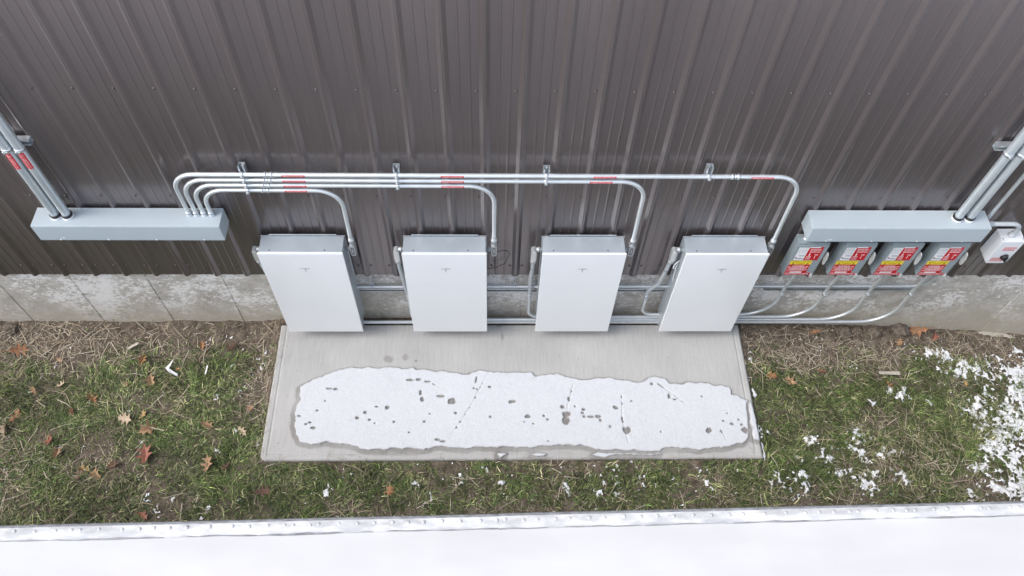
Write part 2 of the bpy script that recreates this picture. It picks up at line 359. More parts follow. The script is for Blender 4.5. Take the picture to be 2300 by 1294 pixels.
# ------------------------------------------------------------------ ground levels
Z_PAD = -0.66
PAD = (1.200, 5.035, -1.246, -0.07)     # x0 x1 y0 y1
def lawn(x, y):
    x = np.asarray(x, float); y = np.asarray(y, float)
    drop = np.interp(x, [-50, 5.0, 6.0, 7.0, 7.7, 8.6, 60], [0, 0, 0.07, 0.15, 0.26, 0.36, 0.36])
    d = np.hypot(np.maximum(np.maximum(PAD[0]-x, x-PAD[1]), 0), np.maximum(PAD[2]-y, 0))
    return -0.735-drop*np.clip(1+0.22*y, 0.4, 1)+0.048*np.exp(-d/0.10)
def lawn_at(px, py):
    p = at(px, py, 2, -0.74)
    for _ in range(4): p = at(px, py, 2, float(lawn(p[0], p[1])))
    return p

# ------------------------------------------------------------------ metal building
PITCH_X = 0.2286; RIB0 = -0.75236; SCREW0 = 0.3436; WALL_TOP = 4.6
X_MIN = RIB0-PITCH_X*14; NR = 62
bld = empty('metal_building', (2.9, 0.06, -0.74), 'long dark bronze ribbed metal building wall on a weathered concrete base', 'building')
prof = []
for i in range(NR):
    c = X_MIN+i*PITCH_X
    prof += [(c-0.031, 0), (c-0.0085, -0.0188), (c-0.0045, -0.0195), (c-0.003, -0.0180), (c+0.003, -0.0180), (c+0.0045, -0.0195), (c+0.0085, -0.0188), (c+0.031, 0)]
    for k in (0.0835, 0.145): prof += [(c+k-0.0085, 0), (c+k-0.005, -0.0030), (c+k+0.005, -0.0030), (c+k+0.0085, 0)]
mb = MB(); n = len(prof); zs = [0.0, WALL_TOP]
mb.add([(x, y, z) for z in zs for x, y in prof], [(k, k+1, n+k+1, n+k) for k in range(n-1)])
mb.add([(x, y+0.004, z) for z in zs for x, y in prof], [(k+1, k, n+k, n+k+1) for k in range(n-1)])
mb.add([(x, y, 0) for x, y in prof]+[(x, y+0.004, 0) for x, y in prof], [(k, k+1, n+k+1, n+k) for k in range(n-1)])
mb.build('siding', M['siding'], bld)
# foundation face with grooves at the form joints
jx = [at(a, b, 1, 0.015)[0] for a, b in ((165, 660), (350, 665), (520, 665), (1885, 690), (2195, 668))]
fx0, fx1 = X_MIN, X_MIN+NR*PITCH_X
xs = sorted(set([fx0, fx1]+[round(j+d, 4) for k in range(-14, 34) for j in [jx[2]+0.583*k] for d in (-0.006, -0.002, 0.003, 0.007)]))
xs = [x for x in xs if fx0 <= x <= fx1]
grooves = [jx[2]+0.583*k for k in range(-14, 34)]
zz = [-1.8, -0.52, -0.505, -0.0]
def fy(x, z):
    d = min(abs(x-g) for g in grooves); yy = 0.016
    if d < 0.0045: yy += 0.006
    return yy
rows = [[(x, fy(x, z), z) for x in xs] for z in (-1.8, -0.9, -0.45, 0.012)]+[[(x, 0.25, 0.012) for x in xs], [(x, 0.25, -1.8) for x in xs]]
mb = MB(); n = len(xs)
mb.add([p for r_ in rows for p in r_], [(j*n+k, j*n+k+1, (j+1)*n+k+1, (j+1)*n+k) for j in range(5) for k in range(n-1)])
mb.build('foundation', M['foundation'], bld)
mb = MB(); mb.prism([(6.98, -1.0), (7.10, -0.915), (7.3, -0.915), (7.7, -0.99), (8.2, -1.08), (9.5, -1.35), (9.5, -1.8), (6.98, -1.8)], 1, -0.03, 0.0155, bev=0.005); mb.build('footing', M['foundation'], bld)
# chips and form ties on the joints
# screws: one mesh, copied
sb = MB(); sb.lathe((0, 0, 0), (0, -1, 0), [(0, 0.0095), (0.0015, 0.0095), (0.002, 0.006), (0.0065, 0.0055), (0.008, 0.004)], 10)
smesh = sb.mesh('screw', M['screw'], (0, 0, 0))
spots = []
for k in range(-3, 30):
    spots.append((SCREW0+k*PITCH_X, 1.909)); spots.append((SCREW0+k*PITCH_X, 0.949))
for k in range(-2, 30):
    for d in (-0.046, 0.046): spots.append((RIB0+(k+3)*PITCH_X+d, 0.127))
def hidden(x, z):
    for a in (1.313, 2.318, 3.307, 4.324):
        if a-0.02 < x < a+0.60 and z < 0.5: return True
    return (-0.12 < x < 1.14 and 0.55 < z < 0.85) or (5.1 < x < 6.45 and z < 0.85)
spots = [s_ for s_ in spots if not hidden(*s_)]
spots.sort(key=lambda s_: abs(s_[0]-3)+(0 if s_[1] > 0.5 else 0.6))
for x, z in spots[:100]:
    o = bpy.data.objects.new('screw', smesh); COL.objects.link(o); o.parent = bld; o.location = Vector((x, -0.0002, z))-bld.location
rest = MB()
for x, z in spots[100:]:
    rest.lathe((x, -0.0002, z), (0, -1, 0), [(0, 0.0095), (0.0015, 0.0095), (0.002, 0.006), (0.0065, 0.0055), (0.008, 0.004)], 10)
if rest.v: tag(rest.build('screw', M['screw'], bld), kind='stuff')

# ------------------------------------------------------------------ battery units
def emblem_poly(cx, cz, w):
    s = w/2
    body = [(-0.98, 0.40), (-0.6, 0.54), (0, 0.60), (0.6, 0.54), (0.98, 0.40), (0.86, 0.24), (0.62, 0.30), (0.34, 0.35), (0.20, 0.36), (0.0, -0.98), (-0.20, 0.36), (-0.34, 0.35), (-0.62, 0.30), (-0.86, 0.24)]
    return [(cx+x*s, cz+y*s) for x, y in body]
W, H = 0.596, 1.099; ZT = 0.5594; BX = [1.3128, 2.3180, 3.3066, 4.3239]
def make_battery():
    x0 = BX[0]; x1 = x0+W; root = empty('battery_unit', (x0+W/2, -0.12, ZT-H))
    c = MB(); c.box(x0+0.006, x1-0.006, -0.182, -0.042, ZT-H+0.012, ZT-0.003, 0.004); ch = c.build('chassis', M['chassis'], root)
    for sx in (x0+0.08, x1-0.13):
        q = MB(); q.lathe((sx, -0.165, ZT-0.0035), (0, 0, 1), [(0, 0.006), (0.002, 0.006), (0.003, 0.004)], 10); q.build('screw', M['castdark'], ch)
    p = MB(); p.box(x0+0.0, x1-0.0, -0.040, -0.034, ZT-H+0.02, ZT-0.004, 0.001); p.box(x0+0.06, x1-0.06, -0.040, -0.034, ZT-0.02, ZT+0.010, 0.001)
    p.box(x0+0.05, x1-0.05, -0.034, -0.019, ZT-0.16, ZT-0.10, 0.002); p.box(x0+0.05, x1-0.05, -0.034, -0.019, ZT-0.75, ZT-0.69, 0.002)
    p.build('mounting_plate', M['galv'], root)
    f = MB(); f.box(x0, x1, -0.200, -0.183, ZT-H, ZT, 0.003, seg=3); fr = f.build('front_cover', M['white'], root)
    e = MB(); e.prism(emblem_poly(x0+W/2+0.002, ZT-0.198, 0.074), 1, -0.2012, -0.2000); e.build('emblem', M['emblem'], fr)
    for sx in (x0+0.02, x1-0.07):
        g = MB(); g.box(sx, sx+0.05, -0.125, -0.05, Z_PAD, ZT-H+0.012, 0.004); g.build('foot', M['galv'], root)
    return root
bat = make_battery()
bl = ['tall white battery cabinet at the left end of the row, its grey right side showing',
      'tall white battery cabinet second from the left, next to the loose black cable loop',
      'tall white battery cabinet third from the left, thick grey conduit down its left side',
      'tall white battery cabinet at the right end of the row, nearest the stickered switches']
for i in range(4):
    o = bat if i == 0 else copy_tree(bat)
    o.location.x = BX[i]+W/2; tag(o, bl[i], 'battery', 'white battery cabinets mounted on the wall')

# ------------------------------------------------------------------ wireways (long grey boxes)
def wireway(x0, x1, label):
    t = empty('wireway', ((x0+x1)/2, -0.1, 0.69), label, 'electrical box', 'long grey wireway boxes')
    b = MB(); b.box(x0, x1, -0.174, -0.019, 0.692, 0.8425, 0.0025); b.build('trough', M['greypaint'], t)
    c = MB(); c.box(x0+0.0015, x1-0.0015, -0.1785, -0.1745, 0.689, 0.839, 0.0012)
    c.prism([(-0.1785, 0.689), (-0.145, 0.689), (-0.145, 0.6915), (-0.1785, 0.6915)], 0, x0+0.0015, x1-0.0015)
    cv = c.build('cover', M['greypaint'], t)
    for k in range(4):
        s_ = MB(); x = x0+0.14+k*(x1-x0-0.28)/3; s_.lathe((x, -0.1785, 0.695), (0, -1, 0), [(0, 0.006), (0.003, 0.006), (0.0045, 0.003)], 10); s_.build('screw', M['lever'], cv)
    k_ = MB(); k_.box(x0+0.15, x0+0.175, -0.1800, -0.1784, 0.712, 0.7155, 0); k_.build('latch_slot', M['labelwhite'], cv)
    for xe, sgn in ((x0, -1), (x1, 1)):
        e = MB(); e.box(min(xe, xe+sgn*0.002), max(xe, xe+sgn*0.002), -0.165, -0.03, 0.70, 0.834, 0.0006); e.build('end_cap', M['greypaint'], t)
    return t
wireway(-0.114, 1.129, 'long pale grey wireway box on the left, under two fat vertical pipes')
wireway(5.139, 6.380, 'long pale grey wireway box on the right, above the four stickered switches')

# ------------------------------------------------------------------ conduit pieces
def band_label(name, cx, a0, a1, rad, half_h, axis, text, parent, face):
    """red sticker wrapped on a pipe: axis 0 along x at centre (y,z)=cx, axis 2 along z at centre (x,y)=cx; face = angle the sticker looks to, 0 is -y"""
    s_ = MB(); half = half_h/rad
    def P(u, v, r_):
        th = face+v/rad
        if axis == 0: return (u, cx[0]-math.cos(th)*r_, cx[1]+math.sin(th)*r_)
        return (cx[0]+math.sin(th)*r_, cx[1]-math.cos(th)*r_, u)
    nu, nv = 2, 8; V = []
    for i in range(nu+1):
        for j in range(nv+1): V.append(P(a0+(a1-a0)*i/nu, -half_h+2*half_h*j/nv, rad+0.0006))
    s_.add(V, [(i*(nv+1)+j, i*(nv+1)+j+1, (i+1)*(nv+1)+j+1, (i+1)*(nv+1)+j) for i in range(nu) for j in range(nv)], 0, True)
    tv, tf = text_geom(text, half_h*1.55)
    L = max(abs(x) for x, y in tv); sx = min((a1-a0)*0.46/L, 1.6)
    m = (a0+a1)/2; sg = 1 if axis == 0 else -1
    s_.add([P(m+sg*x*sx, y*1.0, rad+0.0012) for x, y in tv], tf, 1)
    me = s_.build(name, [M['red'], M['labelwhite']], parent); return me
def coupling(p0, d, r, parent, name='coupling', m='galv', L=0.055):
    d = Vector(d).normalized(); p0 = Vector(p0); c = MB()
    c.lathe(p0-d*L/2, d, [(0, r*1.05), (0.001, r*1.32), (L*0.28, r*1.32), (L*0.29, r*1.16), (L*0.46, r*1.16), (L*0.47, r*1.25), (L*0.53, r*1.25), (L*0.54, r*1.16), (L*0.71, r*1.16), (L*0.72, r*1.32), (L-0.001, r*1.32), (L, r*1.05)], 16)
    return c.build(name, M[m], parent)
def connector(x, y, z, r, parent):
    c = MB(); c.lathe((x, y, z), (0, 0, 1), [(0, r*1.45), (0.008, r*1.45), (0.009, r*1.2), (0.02, r*1.2), (0.021, r*1.36), (0.036, r*1.36), (0.037, r*1.02)], 14)
    return c.build('connector', M['galv'], parent)
def oval(cx, cz, w, h, n=8):
    p = []
    for k in range(n+1): a = math.pi*k/n; p.append((cx+w*math.cos(a), cz+h+w*math.sin(a)))
    for k in range(n+1): a = math.pi+math.pi*k/n; p.append((cx+w*math.cos(a), cz-h+w*math.sin(a)))
    return p
def conduit_body(x, y, z, parent, side, r=0.0148, plain=False, top_hub=True):
    """LB fitting: oval cast body with a cover plate facing the viewer, a hub up (or down) and a nipple to the cabinet"""
    b = MB(); w = 0.021; h = 0.045
    b.prism(oval(x, z, w, h), 1, y-0.022, y+0.022, bev=0.002)
    if top_hub: b.lathe((x, y, z+h+0.012), (0, 0, 1), [(0, r*1.3), (0.035, r*1.3), (0.036, r*1.45), (0.05, r*1.45), (0.051, r*1.25), (0.066, r*1.25), (0.067, r*1.02)], 16)
    else: b.lathe((x, y, z-h-0.012), (0, 0, -1), [(0, r*1.3), (0.025, r*1.3), (0.026, r*1.45), (0.045, r*1.45), (0.046, r*1.05)], 16)
    zn = z-0.012 if top_hub else z+h+0.006
    b.lathe((x, y+0.004, zn), (side, 0, 0), [(0.015, r*1.15), (0.028, r*1.15), (0.029, r*1.35), (0.038, r*1.35), (0.039, r*1.05), (0.07, r*1.05)], 14)
    o = b.build('conduit_body', M['cast'], parent)
    c = MB(); c.prism(oval(x, z, w*0.86, h), 1, y-0.0262, y-0.0222, bev=0.001)
    c.prism(oval(x, z, w*0.50, h*0.72), 1, y-0.0272, y-0.0264, mi=0 if plain else 1)
    c.prism(oval(x, z, w*0.22, h*0.5), 1, y-0.0280, y-0.0274)
    for dz in (-h*1.08, h*1.08): c.lathe((x, y-0.026, z+dz), (0, -1, 0), [(0, 0.0045), (0.002, 0.0035)], 8)
    c.build('cover_plate', [M['lever'] if plain else M['cast'], M['castdark']], o)
    return o
# upper runs: four pipes from the left wireway to the right side of each cabinet
PY = -0.076; PR = 0.0149
PZ = [1.256, 1.205, 1.155, 1.105]; PL = [0.914, 0.963, 1.013, 1.063]; PRX = [4.957, 3.952, 2.966, 1.962]
WARN = 'WARNING: PHOTOVOLTAIC'
lab = ['topmost of the four steel conduits above the cabinets, reaching the far right one',
       'second steel conduit from the top, bending down to the third white cabinet',
       'third steel conduit from the top, bending down to the second white cabinet',
       'lowest of the four steel conduits above the cabinets, bending down to the leftmost one']
for i in range(4):
    t = empty('conduit', (PL[i], PY, 0.843), lab[i], 'conduit', 'conduits running above the cabinets')
    z = PZ[i]; rx = PRX[i]
    p = MB(); p.tube([(PL[i], PY, 0.852), (PL[i], PY, z), (rx, PY, z), (rx, PY-0.012, 0.86), (rx, PY-0.022, 0.60)], PR, 18, [0.148, 0.165, 0.3]); p.build('pipe', M['emt'], t)
    connector(PL[i], PY, 0.843, PR, t)
    coupling((1.525+0.018*(3-i)-0.054+0.01, PY, z), (1, 0, 0), PR, t)
    if i == 0: coupling((4.515, PY, z), (1, 0, 0), PR, t)
    spans = [(1.62-0.004*i, 0)]
    if i < 3: spans.append((2.625, 0))
    if i < 2: spans.append((3.60-0.02*i, 0))
    if i == 0: spans.append((4.615, 0))
    for sx, _ in spans: band_label('warning_label', (PY, z), sx, sx+0.146, PR, 0.0078, 0, WARN, t, 0.12)
    conduit_body(rx, PY-0.022, 0.487, t, -1)

# strut brackets carrying the upper runs
def cprofile(ca, b0, w=0.0413, d=0.0413, th=0.0027, lip=0.0095):
    """C channel section: a across, b from the wall outwards (towards -y)"""
    h = w/2
    o = [(-h, 0), (h, 0), (h, d), (h-lip, d), (h-lip, d-th-0.004), (h-lip+th, d-th-0.004), (h-lip+th, d-th), (h-th, d-th), (h-th, th), (-h+th, th), (-h+th, d-th), (-h+lip-th, d-th), (-h+lip-th, d-th-0.004), (-h+lip, d-th-0.004), (-h+lip, d), (-h, d)]
    return [(ca+a, b0-b) for a, b in o]
def clamp(p, d, r, parent, bolt_dir):
    """two piece pipe clamp: a band round the pipe with pinched ears and a bolt"""
    p = Vector(p); d = Vector(d).normalized(); bd = Vector(bolt_dir).normalized(); c = MB()
    c.lathe(p-d*0.011, d, [(0, r+0.0005), (0.0005, r+0.0032), (0.0215, r+0.0032), (0.022, r+0.0005)], 16)
    out_ = Vector((0, -1, 0)); q = p+out_*(r+0.007)
    s_ = d.cross(out_)
    for k in (-0.004, 0.004):
        cc = q+s_*k; e = 0.0016
        c.box(cc.x-abs(d.x)*0.010-abs(s_.x)*e, cc.x+abs(d.x)*0.010+abs(s_.x)*e, q.y-0.011, q.y+0.008, cc.z-abs(d.z)*0.010-abs(s_.z)*e, cc.z+abs(d.z)*0.010+abs(s_.z)*e, 0.0006)
    o = c.build('clamp', M['galv'], parent)
    b = MB(); b.hexnut(q-s_*0.011, q-s_*0.005, 0.0065); b.cyl(q-s_*0.014, q+s_*0.016, 0.0032, 8); b.hexnut(q+s_*0.005, q+s_*0.010, 0.0065); b.build('bolt', M['lever'], o)
    return o
SB = [(1.372, 1.312, 1.070, 4), (2.343, 1.306, 1.115, 3), (3.298, 1.298, 1.165, 2), (4.342, 1.322, 1.215, 1)]
slab = ['short upright strut bracket on the left holding four stacked conduits', 'short upright strut bracket above the second cabinet holding three conduits',
        'short upright strut bracket above the third cabinet holding two conduits', 'short upright strut bracket above the right cabinet holding a single conduit']
for (x, z1, z0, nc), lb in zip(SB, slab):
    t = empty('strut_bracket', (x, -0.02, z0), lb, 'bracket', 'strut brackets under the upper conduits')
    c = MB(); c.prism(cprofile(x, -0.0205), 2, z0, z1)
    # the back web folds flat against the wall with a fixing screw showing in the open end
    ch = c.build('channel', M['galv'], t)
    s_ = MB(); s_.hexnut((x, -0.0235, z1-0.025), (x, -0.034, z1-0.025), 0.008); s_.build('screw', M['lever'], ch)
    for k in range(nc): clamp((x, PY, PZ[k]), (1, 0, 0), PR, t, (0, 0, -1))

# fat vertical conduits, left and right pairs, and a thin one
def riser(x, y, z0, z1, r, label, group, collar=True, m='rigid', lab_z=None, face=0.3):
    t = empty('conduit', (x, y, z0), label, 'conduit', group)
    p = MB(); p.tube([(x, y, z0+0.004), (x, y, z1)], r, 22); p.build('pipe', M[m], t)
    if collar:
        c = MB(); c.lathe((x, y, z0), (0, 0, 1), [(0, r*1.36), (0.009, r*1.36), (0.010, r*1.2), (0.013, r*1.2)], 18); c.build('bushing', M['pvcwhite'], t)
        c = MB(); c.lathe((x, y, z0+0.0125), (0, 0, 1), [(0, r*1.22), (0.004, r*1.26), (0.016, r*1.26), (0.020, r*1.02)], 18); c.build('seal_ring', M['black'], t)
    if lab_z: band_label('warning_label', (x, y), lab_z[0], lab_z[1], r, 0.019, 2, WARN, t, face)
    return t
FR = 0.0285; FY = -0.0925
riser(0.112, FY, 0.843, 4.4, FR, 'right one of the two fat vertical conduits rising from the left wireway', 'fat conduits above the left wireway', lab_z=(1.352, 1.492), face=0.15)
riser(0.036, FY, 0.843, 4.4, FR, 'left one of the two fat vertical conduits rising from the left wireway', 'fat conduits above the left wireway', lab_z=(1.348, 1.488), face=0.0)
riser(6.158, FY, 0.846, 4.4, FR, 'left one of the two fat vertical conduits rising from the right wireway', 'fat conduits above the right wireway')
riser(6.240, FY, 0.846, 4.4, FR, 'right one of the two fat vertical conduits rising from the right wireway', 'fat conduits above the right wireway')
t = empty('conduit', (6.41, -0.05, 0.76), 'thin vertical steel conduit beside the right wireway, right of the fat pair', 'conduit')
p = MB(); p.tube([(6.386, -0.05, 0.76), (6.415, -0.05, 0.76), (6.415, -0.05, 4.4)], 0.0135, 14, 0.02); p.build('pipe', M['emt'], t)
for x0, x1, z, cl, lb in ((-0.16, 0.172, 1.520, ((0.036, FR), (0.112, FR)), 'horizontal strut bracket holding the two fat conduits at the left edge'),
                          (6.082, 6.46, 1.518, ((6.158, FR), (6.240, FR)), 'horizontal strut bracket holding the fat conduits at the right edge')):
    t = empty('strut_bracket', ((x0+x1)/2, -0.02, z), lb, 'bracket')
    c = MB(); c.prism([(b, a) for a, b in cprofile(z, -0.0205)], 0, x0, x1); c.build('channel', M['galv'], t)
    for x, r in cl: clamp((x, FY, z-0.012), (0, 0, 1), r, t, (1, 0, 0))

# ------------------------------------------------------------------ disconnect switches
SWX = [5.132, 5.474, 5.814, 6.151]; SW, SZ0, SZ1, SYF, SYB = 0.224, 0.205, 0.602, -0.135, -0.045
def make_switch():
    x0 = SWX[0]; x1 = x0+SW; t = empty('disconnect_switch', (x0+SW/2, -0.09, SZ0))
    e = MB(); e.box(x0, x1, -0.126, SYB, SZ0, SZ1, 0.003); e.box(x0+0.03, x1-0.03, SYB, -0.019, SZ0+0.05, SZ1-0.05, 0.002); e.build('enclosure', M['switchpaint'], t)
    h_ = MB(); h_.lathe((x0+0.06, -0.085, SZ1), (0, 0, 1), [(0, 0.026), (0.012, 0.026), (0.013, 0.02), (0.092, 0.02)], 16); h_.build('nipple', M['galv'], t)
    d = MB(); d.box(x0-0.002, x1+0.002, SYF, -0.1265, SZ0-0.003, SZ1-0.020, 0.003); d.box(x0-0.002, x1+0.002, -0.131, -0.1262, SZ1-0.018, SZ1+0.002, 0.002)
    d.box(x0-0.0045, x0-0.0022, SYF+0.001, -0.10, SZ0, SZ1-0.022, 0.0008)
    d.box(x0+0.02, x1-0.02, SYF-0.0018, SYF+0.001, SZ1-0.032, SZ1-0.026, 0.0008)
    dr = d.build('door', M['switchpaint'], t)
    hh = SZ1-SZ0; U = lambda u: x0+u*SW; T = lambda k: SZ1-0.0-k*hh; Y0 = SYF
    def sheet(name, rects, mats, texts=()):
        s_ = MB()
        for u0, u1, k0, k1, mi, lift in rects: s_.box(U(u0), U(u1), Y0-0.0006-lift, Y0+0.0002, T(k1), T(k0), 0, mi)
        for tx, uc, kc, hgt, wid, mi in texts:
            tv, tf = text_geom(tx, hgt); L = max(x for x, y in tv)*2; sx = wid*SW/L
            s_.add([(U(uc)+x*sx, Y0-0.0022, T(kc)+y) for x, y in tv], tf, mi)
        return s_.build(name, mats, dr)
    def lines(u0, u1, ks, mi, seed, hh_=0.010):
        q = random.Random(seed); o_ = []
        for k in ks:
            a = u0
            while a < u1-0.02:
                b = min(u1, a+q.uniform(0.03, 0.12)); o_.append((a, b, k, k+hh_, mi, 0.0009)); a = b+0.014
        return o_
    sheet('rating_label', [(0.08, 0.40, 0.115, 0.51, 0, 0)]+lines(0.10, 0.37, (0.19, 0.235, 0.28), 1, 1, 0.004)+[(0.19, 0.37, 0.36, 0.375, 1, 0.0009), (0.10, 0.17, 0.43, 0.45, 1, 0.0009), (0.19, 0.37, 0.45, 0.465, 1, 0.0009), (0.11, 0.14, 0.41, 0.43, 2, 0.0009)],
          [M['labelwhite'], M['labelblue'], M['red']], [('E\u00b7T\u00b7N', 0.23, 0.15, 0.013, 0.22, 1)])
    sheet('danger_sticker', [(0.40, 0.87, 0.095, 0.51, 0, 0), (0.41, 0.76, 0.095, 0.125, 1, 0.0004)]+lines(0.47, 0.82, (0.165, 0.205, 0.245), 1, 5, 0.011)+lines(0.45, 0.60, (0.39, 0.43, 0.465), 1, 8, 0.011)
          +[(0.50, 0.54, 0.30, 0.36, 1, 0.0009), (0.505, 0.515, 0.36, 0.40, 1, 0.0009), (0.72, 0.735, 0.38, 0.45, 1, 0.0009), (0.69, 0.80, 0.33, 0.345, 1, 0.0009)], [M['red'], M['labelwhite']])
    ys = sheet('storage_sticker', [(0.03, 0.74, 0.53, 0.648, 0, 0)], [M['yellow'], M['labelblack']], [('ENERGY STORAGE', 0.385, 0.563, 0.0145, 0.62, 1), ('SYSTEM', 0.385, 0.617, 0.0140, 0.27, 1)])
    tri = MB()
    for uc in (0.15, 0.62):
        a = U(uc); b = T(0.618); w_ = 0.010
        tri.prism([(a-w_, b-0.008), (a+w_, b-0.008), (a, b+0.009)], 1, Y0-0.0022, Y0-0.0008); tri.prism([(a-0.0045, b-0.0055), (a+0.0045, b-0.0055), (a, b+0.0035)], 1, Y0-0.0026, Y0-0.0021, 1)
    tri.build('warning_triangle', [M['labelblack'], M['yellow']], dr)
    sheet('arc_flash_sticker', [(0.02, 0.74, 0.655, 0.93, 0, 0), (0.02, 0.91, 0.93, 0.995, 0, 0), (0.18, 0.58, 0.885, 0.925, 1, 0.0009)]+lines(0.18, 0.58, (0.69, 0.725), 1, 11, 0.013)+lines(0.05, 0.70, (0.76,), 1, 12, 0.012)+lines(0.14, 0.62, (0.795, 0.83), 1, 13, 0.013)
          +lines(0.05, 0.13, (0.715, 0.83, 0.90), 1, 14, 0.010)+lines(0.62, 0.71, (0.715, 0.82), 1, 15, 0.010)+lines(0.05, 0.86, (0.955,), 1, 16, 0.014), [M['red'], M['labelwhite']])
    # operating lever on the right side, latch at the bottom right corner
    lv = MB(); zc = SZ0+0.235
    lv.prism([(-0.160, zc+0.055), (-0.140, zc+0.065), (-0.118, zc+0.05), (-0.125, zc-0.02), (-0.145, zc-0.062), (-0.163, zc-0.06), (-0.172, zc-0.035), (-0.172, zc+0.02)], 0, x1+0.012, x1+0.019, bev=0.0015)
    lv.cyl((x1, -0.105, zc+0.02), (x1+0.016, -0.105, zc+0.02), 0.012, 12); lv.cyl((x1+0.011, -0.158, zc-0.045), (x1+0.0205, -0.158, zc-0.045), 0.006, 10)
    lv.box(x1+0.012, x1+0.018, -0.130, -0.098, zc+0.0, zc+0.045, 0.001)
    lv.build('lever', M['lever'], t)
    la = MB(); la.box(x1-0.024, x1-0.006, -0.146, -0.1352, SZ0-0.012, SZ0+0.022, 0.002); la.box(x1-0.02, x1-0.002, -0.150, -0.138, SZ0-0.022, SZ0-0.004, 0.002); la.lathe((x1-0.012, -0.146, SZ0+0.012), (0, -1, 0), [(0, 0.006), (0.004, 0.005)], 10)
    la.build('latch', M['lever'], t)
    kn = MB(); kn.lathe((x0+0.13, -0.10, SZ0), (0, 0, -1), [(0, 0.014), (0.008, 0.014), (0.009, 0.010), (0.014, 0.010)], 12); kn.build('plug', M['black'], t)
    return t
sw = make_switch()
sl_ = ['stickered grey disconnect switch at the left end, sticking out past the wireway', 'stickered grey disconnect switch second from the left under the right wireway',
       'stickered grey disconnect switch third from the left under the right wireway', 'stickered grey disconnect switch at the right end, nearest the white rotary box']
for i in range(4):
    o = sw if i == 0 else copy_tree(sw)
    o.location.x = SWX[i]+SW/2; tag(o, sl_[i], 'disconnect switch', 'disconnect switches under the right wireway')

# white rotary isolator
t = empty('rotary_switch', (6.66, -0.09, 0.37), 'white plastic box with a black rotary knob and red labels beside the right wireway', 'switch')
rx0, rx1, rz0, rz1 = 6.575, 6.745, 0.368, 0.640
b = MB(); b.prism([(rx0, rz1), (rx1, rz1), (rx1, rz0+0.03), (rx1-0.02, rz0), (rx0+0.02, rz0), (rx0, rz0+0.03)], 1, -0.098, -0.022, bev=0.004); b.build('enclosure', M['pvcgrey'] if False else M['pvcwhite'], t)
c = MB(); c.prism([(rx0+0.001, rz1-0.001), (rx1-0.001, rz1-0.001), (rx1-0.001, rz0+0.03), (rx1-0.02, rz0+0.001), (rx0+0.02, rz0+0.001), (rx0+0.001, rz0+0.03)], 1, -0.140, -0.0985, bev=0.004); cv = c.build('cover', M['pvcwhite'], t)
k = MB(); kc = (rx0+0.112, rz0+0.088)
k.lathe((kc[0], -0.140, kc[1]), (0, -1, 0), [(0, 0.030), (0.004, 0.030), (0.005, 0.024), (0.022, 0.022), (0.024, 0.019)], 20)
k.box(kc[0]-0.006, kc[0]+0.006, -0.176, -0.160, kc[1]-0.024, kc[1]+0.024, 0.003); k.build('knob', M['black'], t)
for (a0, a1, b0, b1, sd_) in ((0.055, 0.145, 0.188, 0.202, 3), (0.055, 0.140, 0.163, 0.178, 4), (0.030, 0.125, 0.030, 0.072, 6)):
    s_ = MB(); s_.box(rx0+a0, rx0+a1, -0.1408, -0.1399, rz0+b0, rz0+b1, 0, 0)
    q = random.Random(sd_); zc = rz0+b0+0.005
    while zc < rz0+b1-0.003:
        a = rx0+a0+0.004
        while a < rx0+a1-0.006:
            w_ = q.uniform(0.006, 0.02); s_.box(a, min(a+w_, rx0+a1-0.003), -0.1414, -0.1406, zc, zc+0.004, 0, 1); a += w_+0.004
        zc += 0.009
    s_.build('warning_label', [M['red'], M['labelwhite']], cv)
for sx in (rx0+0.012, rx1-0.012):
    s_ = MB(); s_.box(sx-0.006, sx+0.006, -0.13, -0.105, rz1-0.0012, rz1+0.0008, 0.0004); s_.build('cover_clip', M['pvcgrey'], t)
t = empty('elbow_conduit', (6.38, -0.1, 0.78), 'grey plastic elbow conduit curving from the right wireway down to the white rotary box', 'conduit')
p = MB(); p.tube([(6.384, -0.1, 0.795), (6.655, -0.1, 0.795), (6.655, -0.085, 0.640)], 0.0165, 16, 0.085, fsteps=14); p.build('pipe', M['pvcgrey'], t)
p = MB(); p.lathe((6.382, -0.1, 0.795), (1, 0, 0), [(0, 0.024), (0.012, 0.024), (0.013, 0.0205), (0.055, 0.0205), (0.056, 0.017)], 16); p.build('connector', M['pvcgrey'], t)
p = MB(); p.lathe((6.655, -0.085, 0.6405), (0, 0, 1), [(0, 0.024), (0.010, 0.024), (0.011, 0.0205), (0.035, 0.0205), (0.036, 0.017)], 16); p.build('connector', M['pvcgrey'], t)

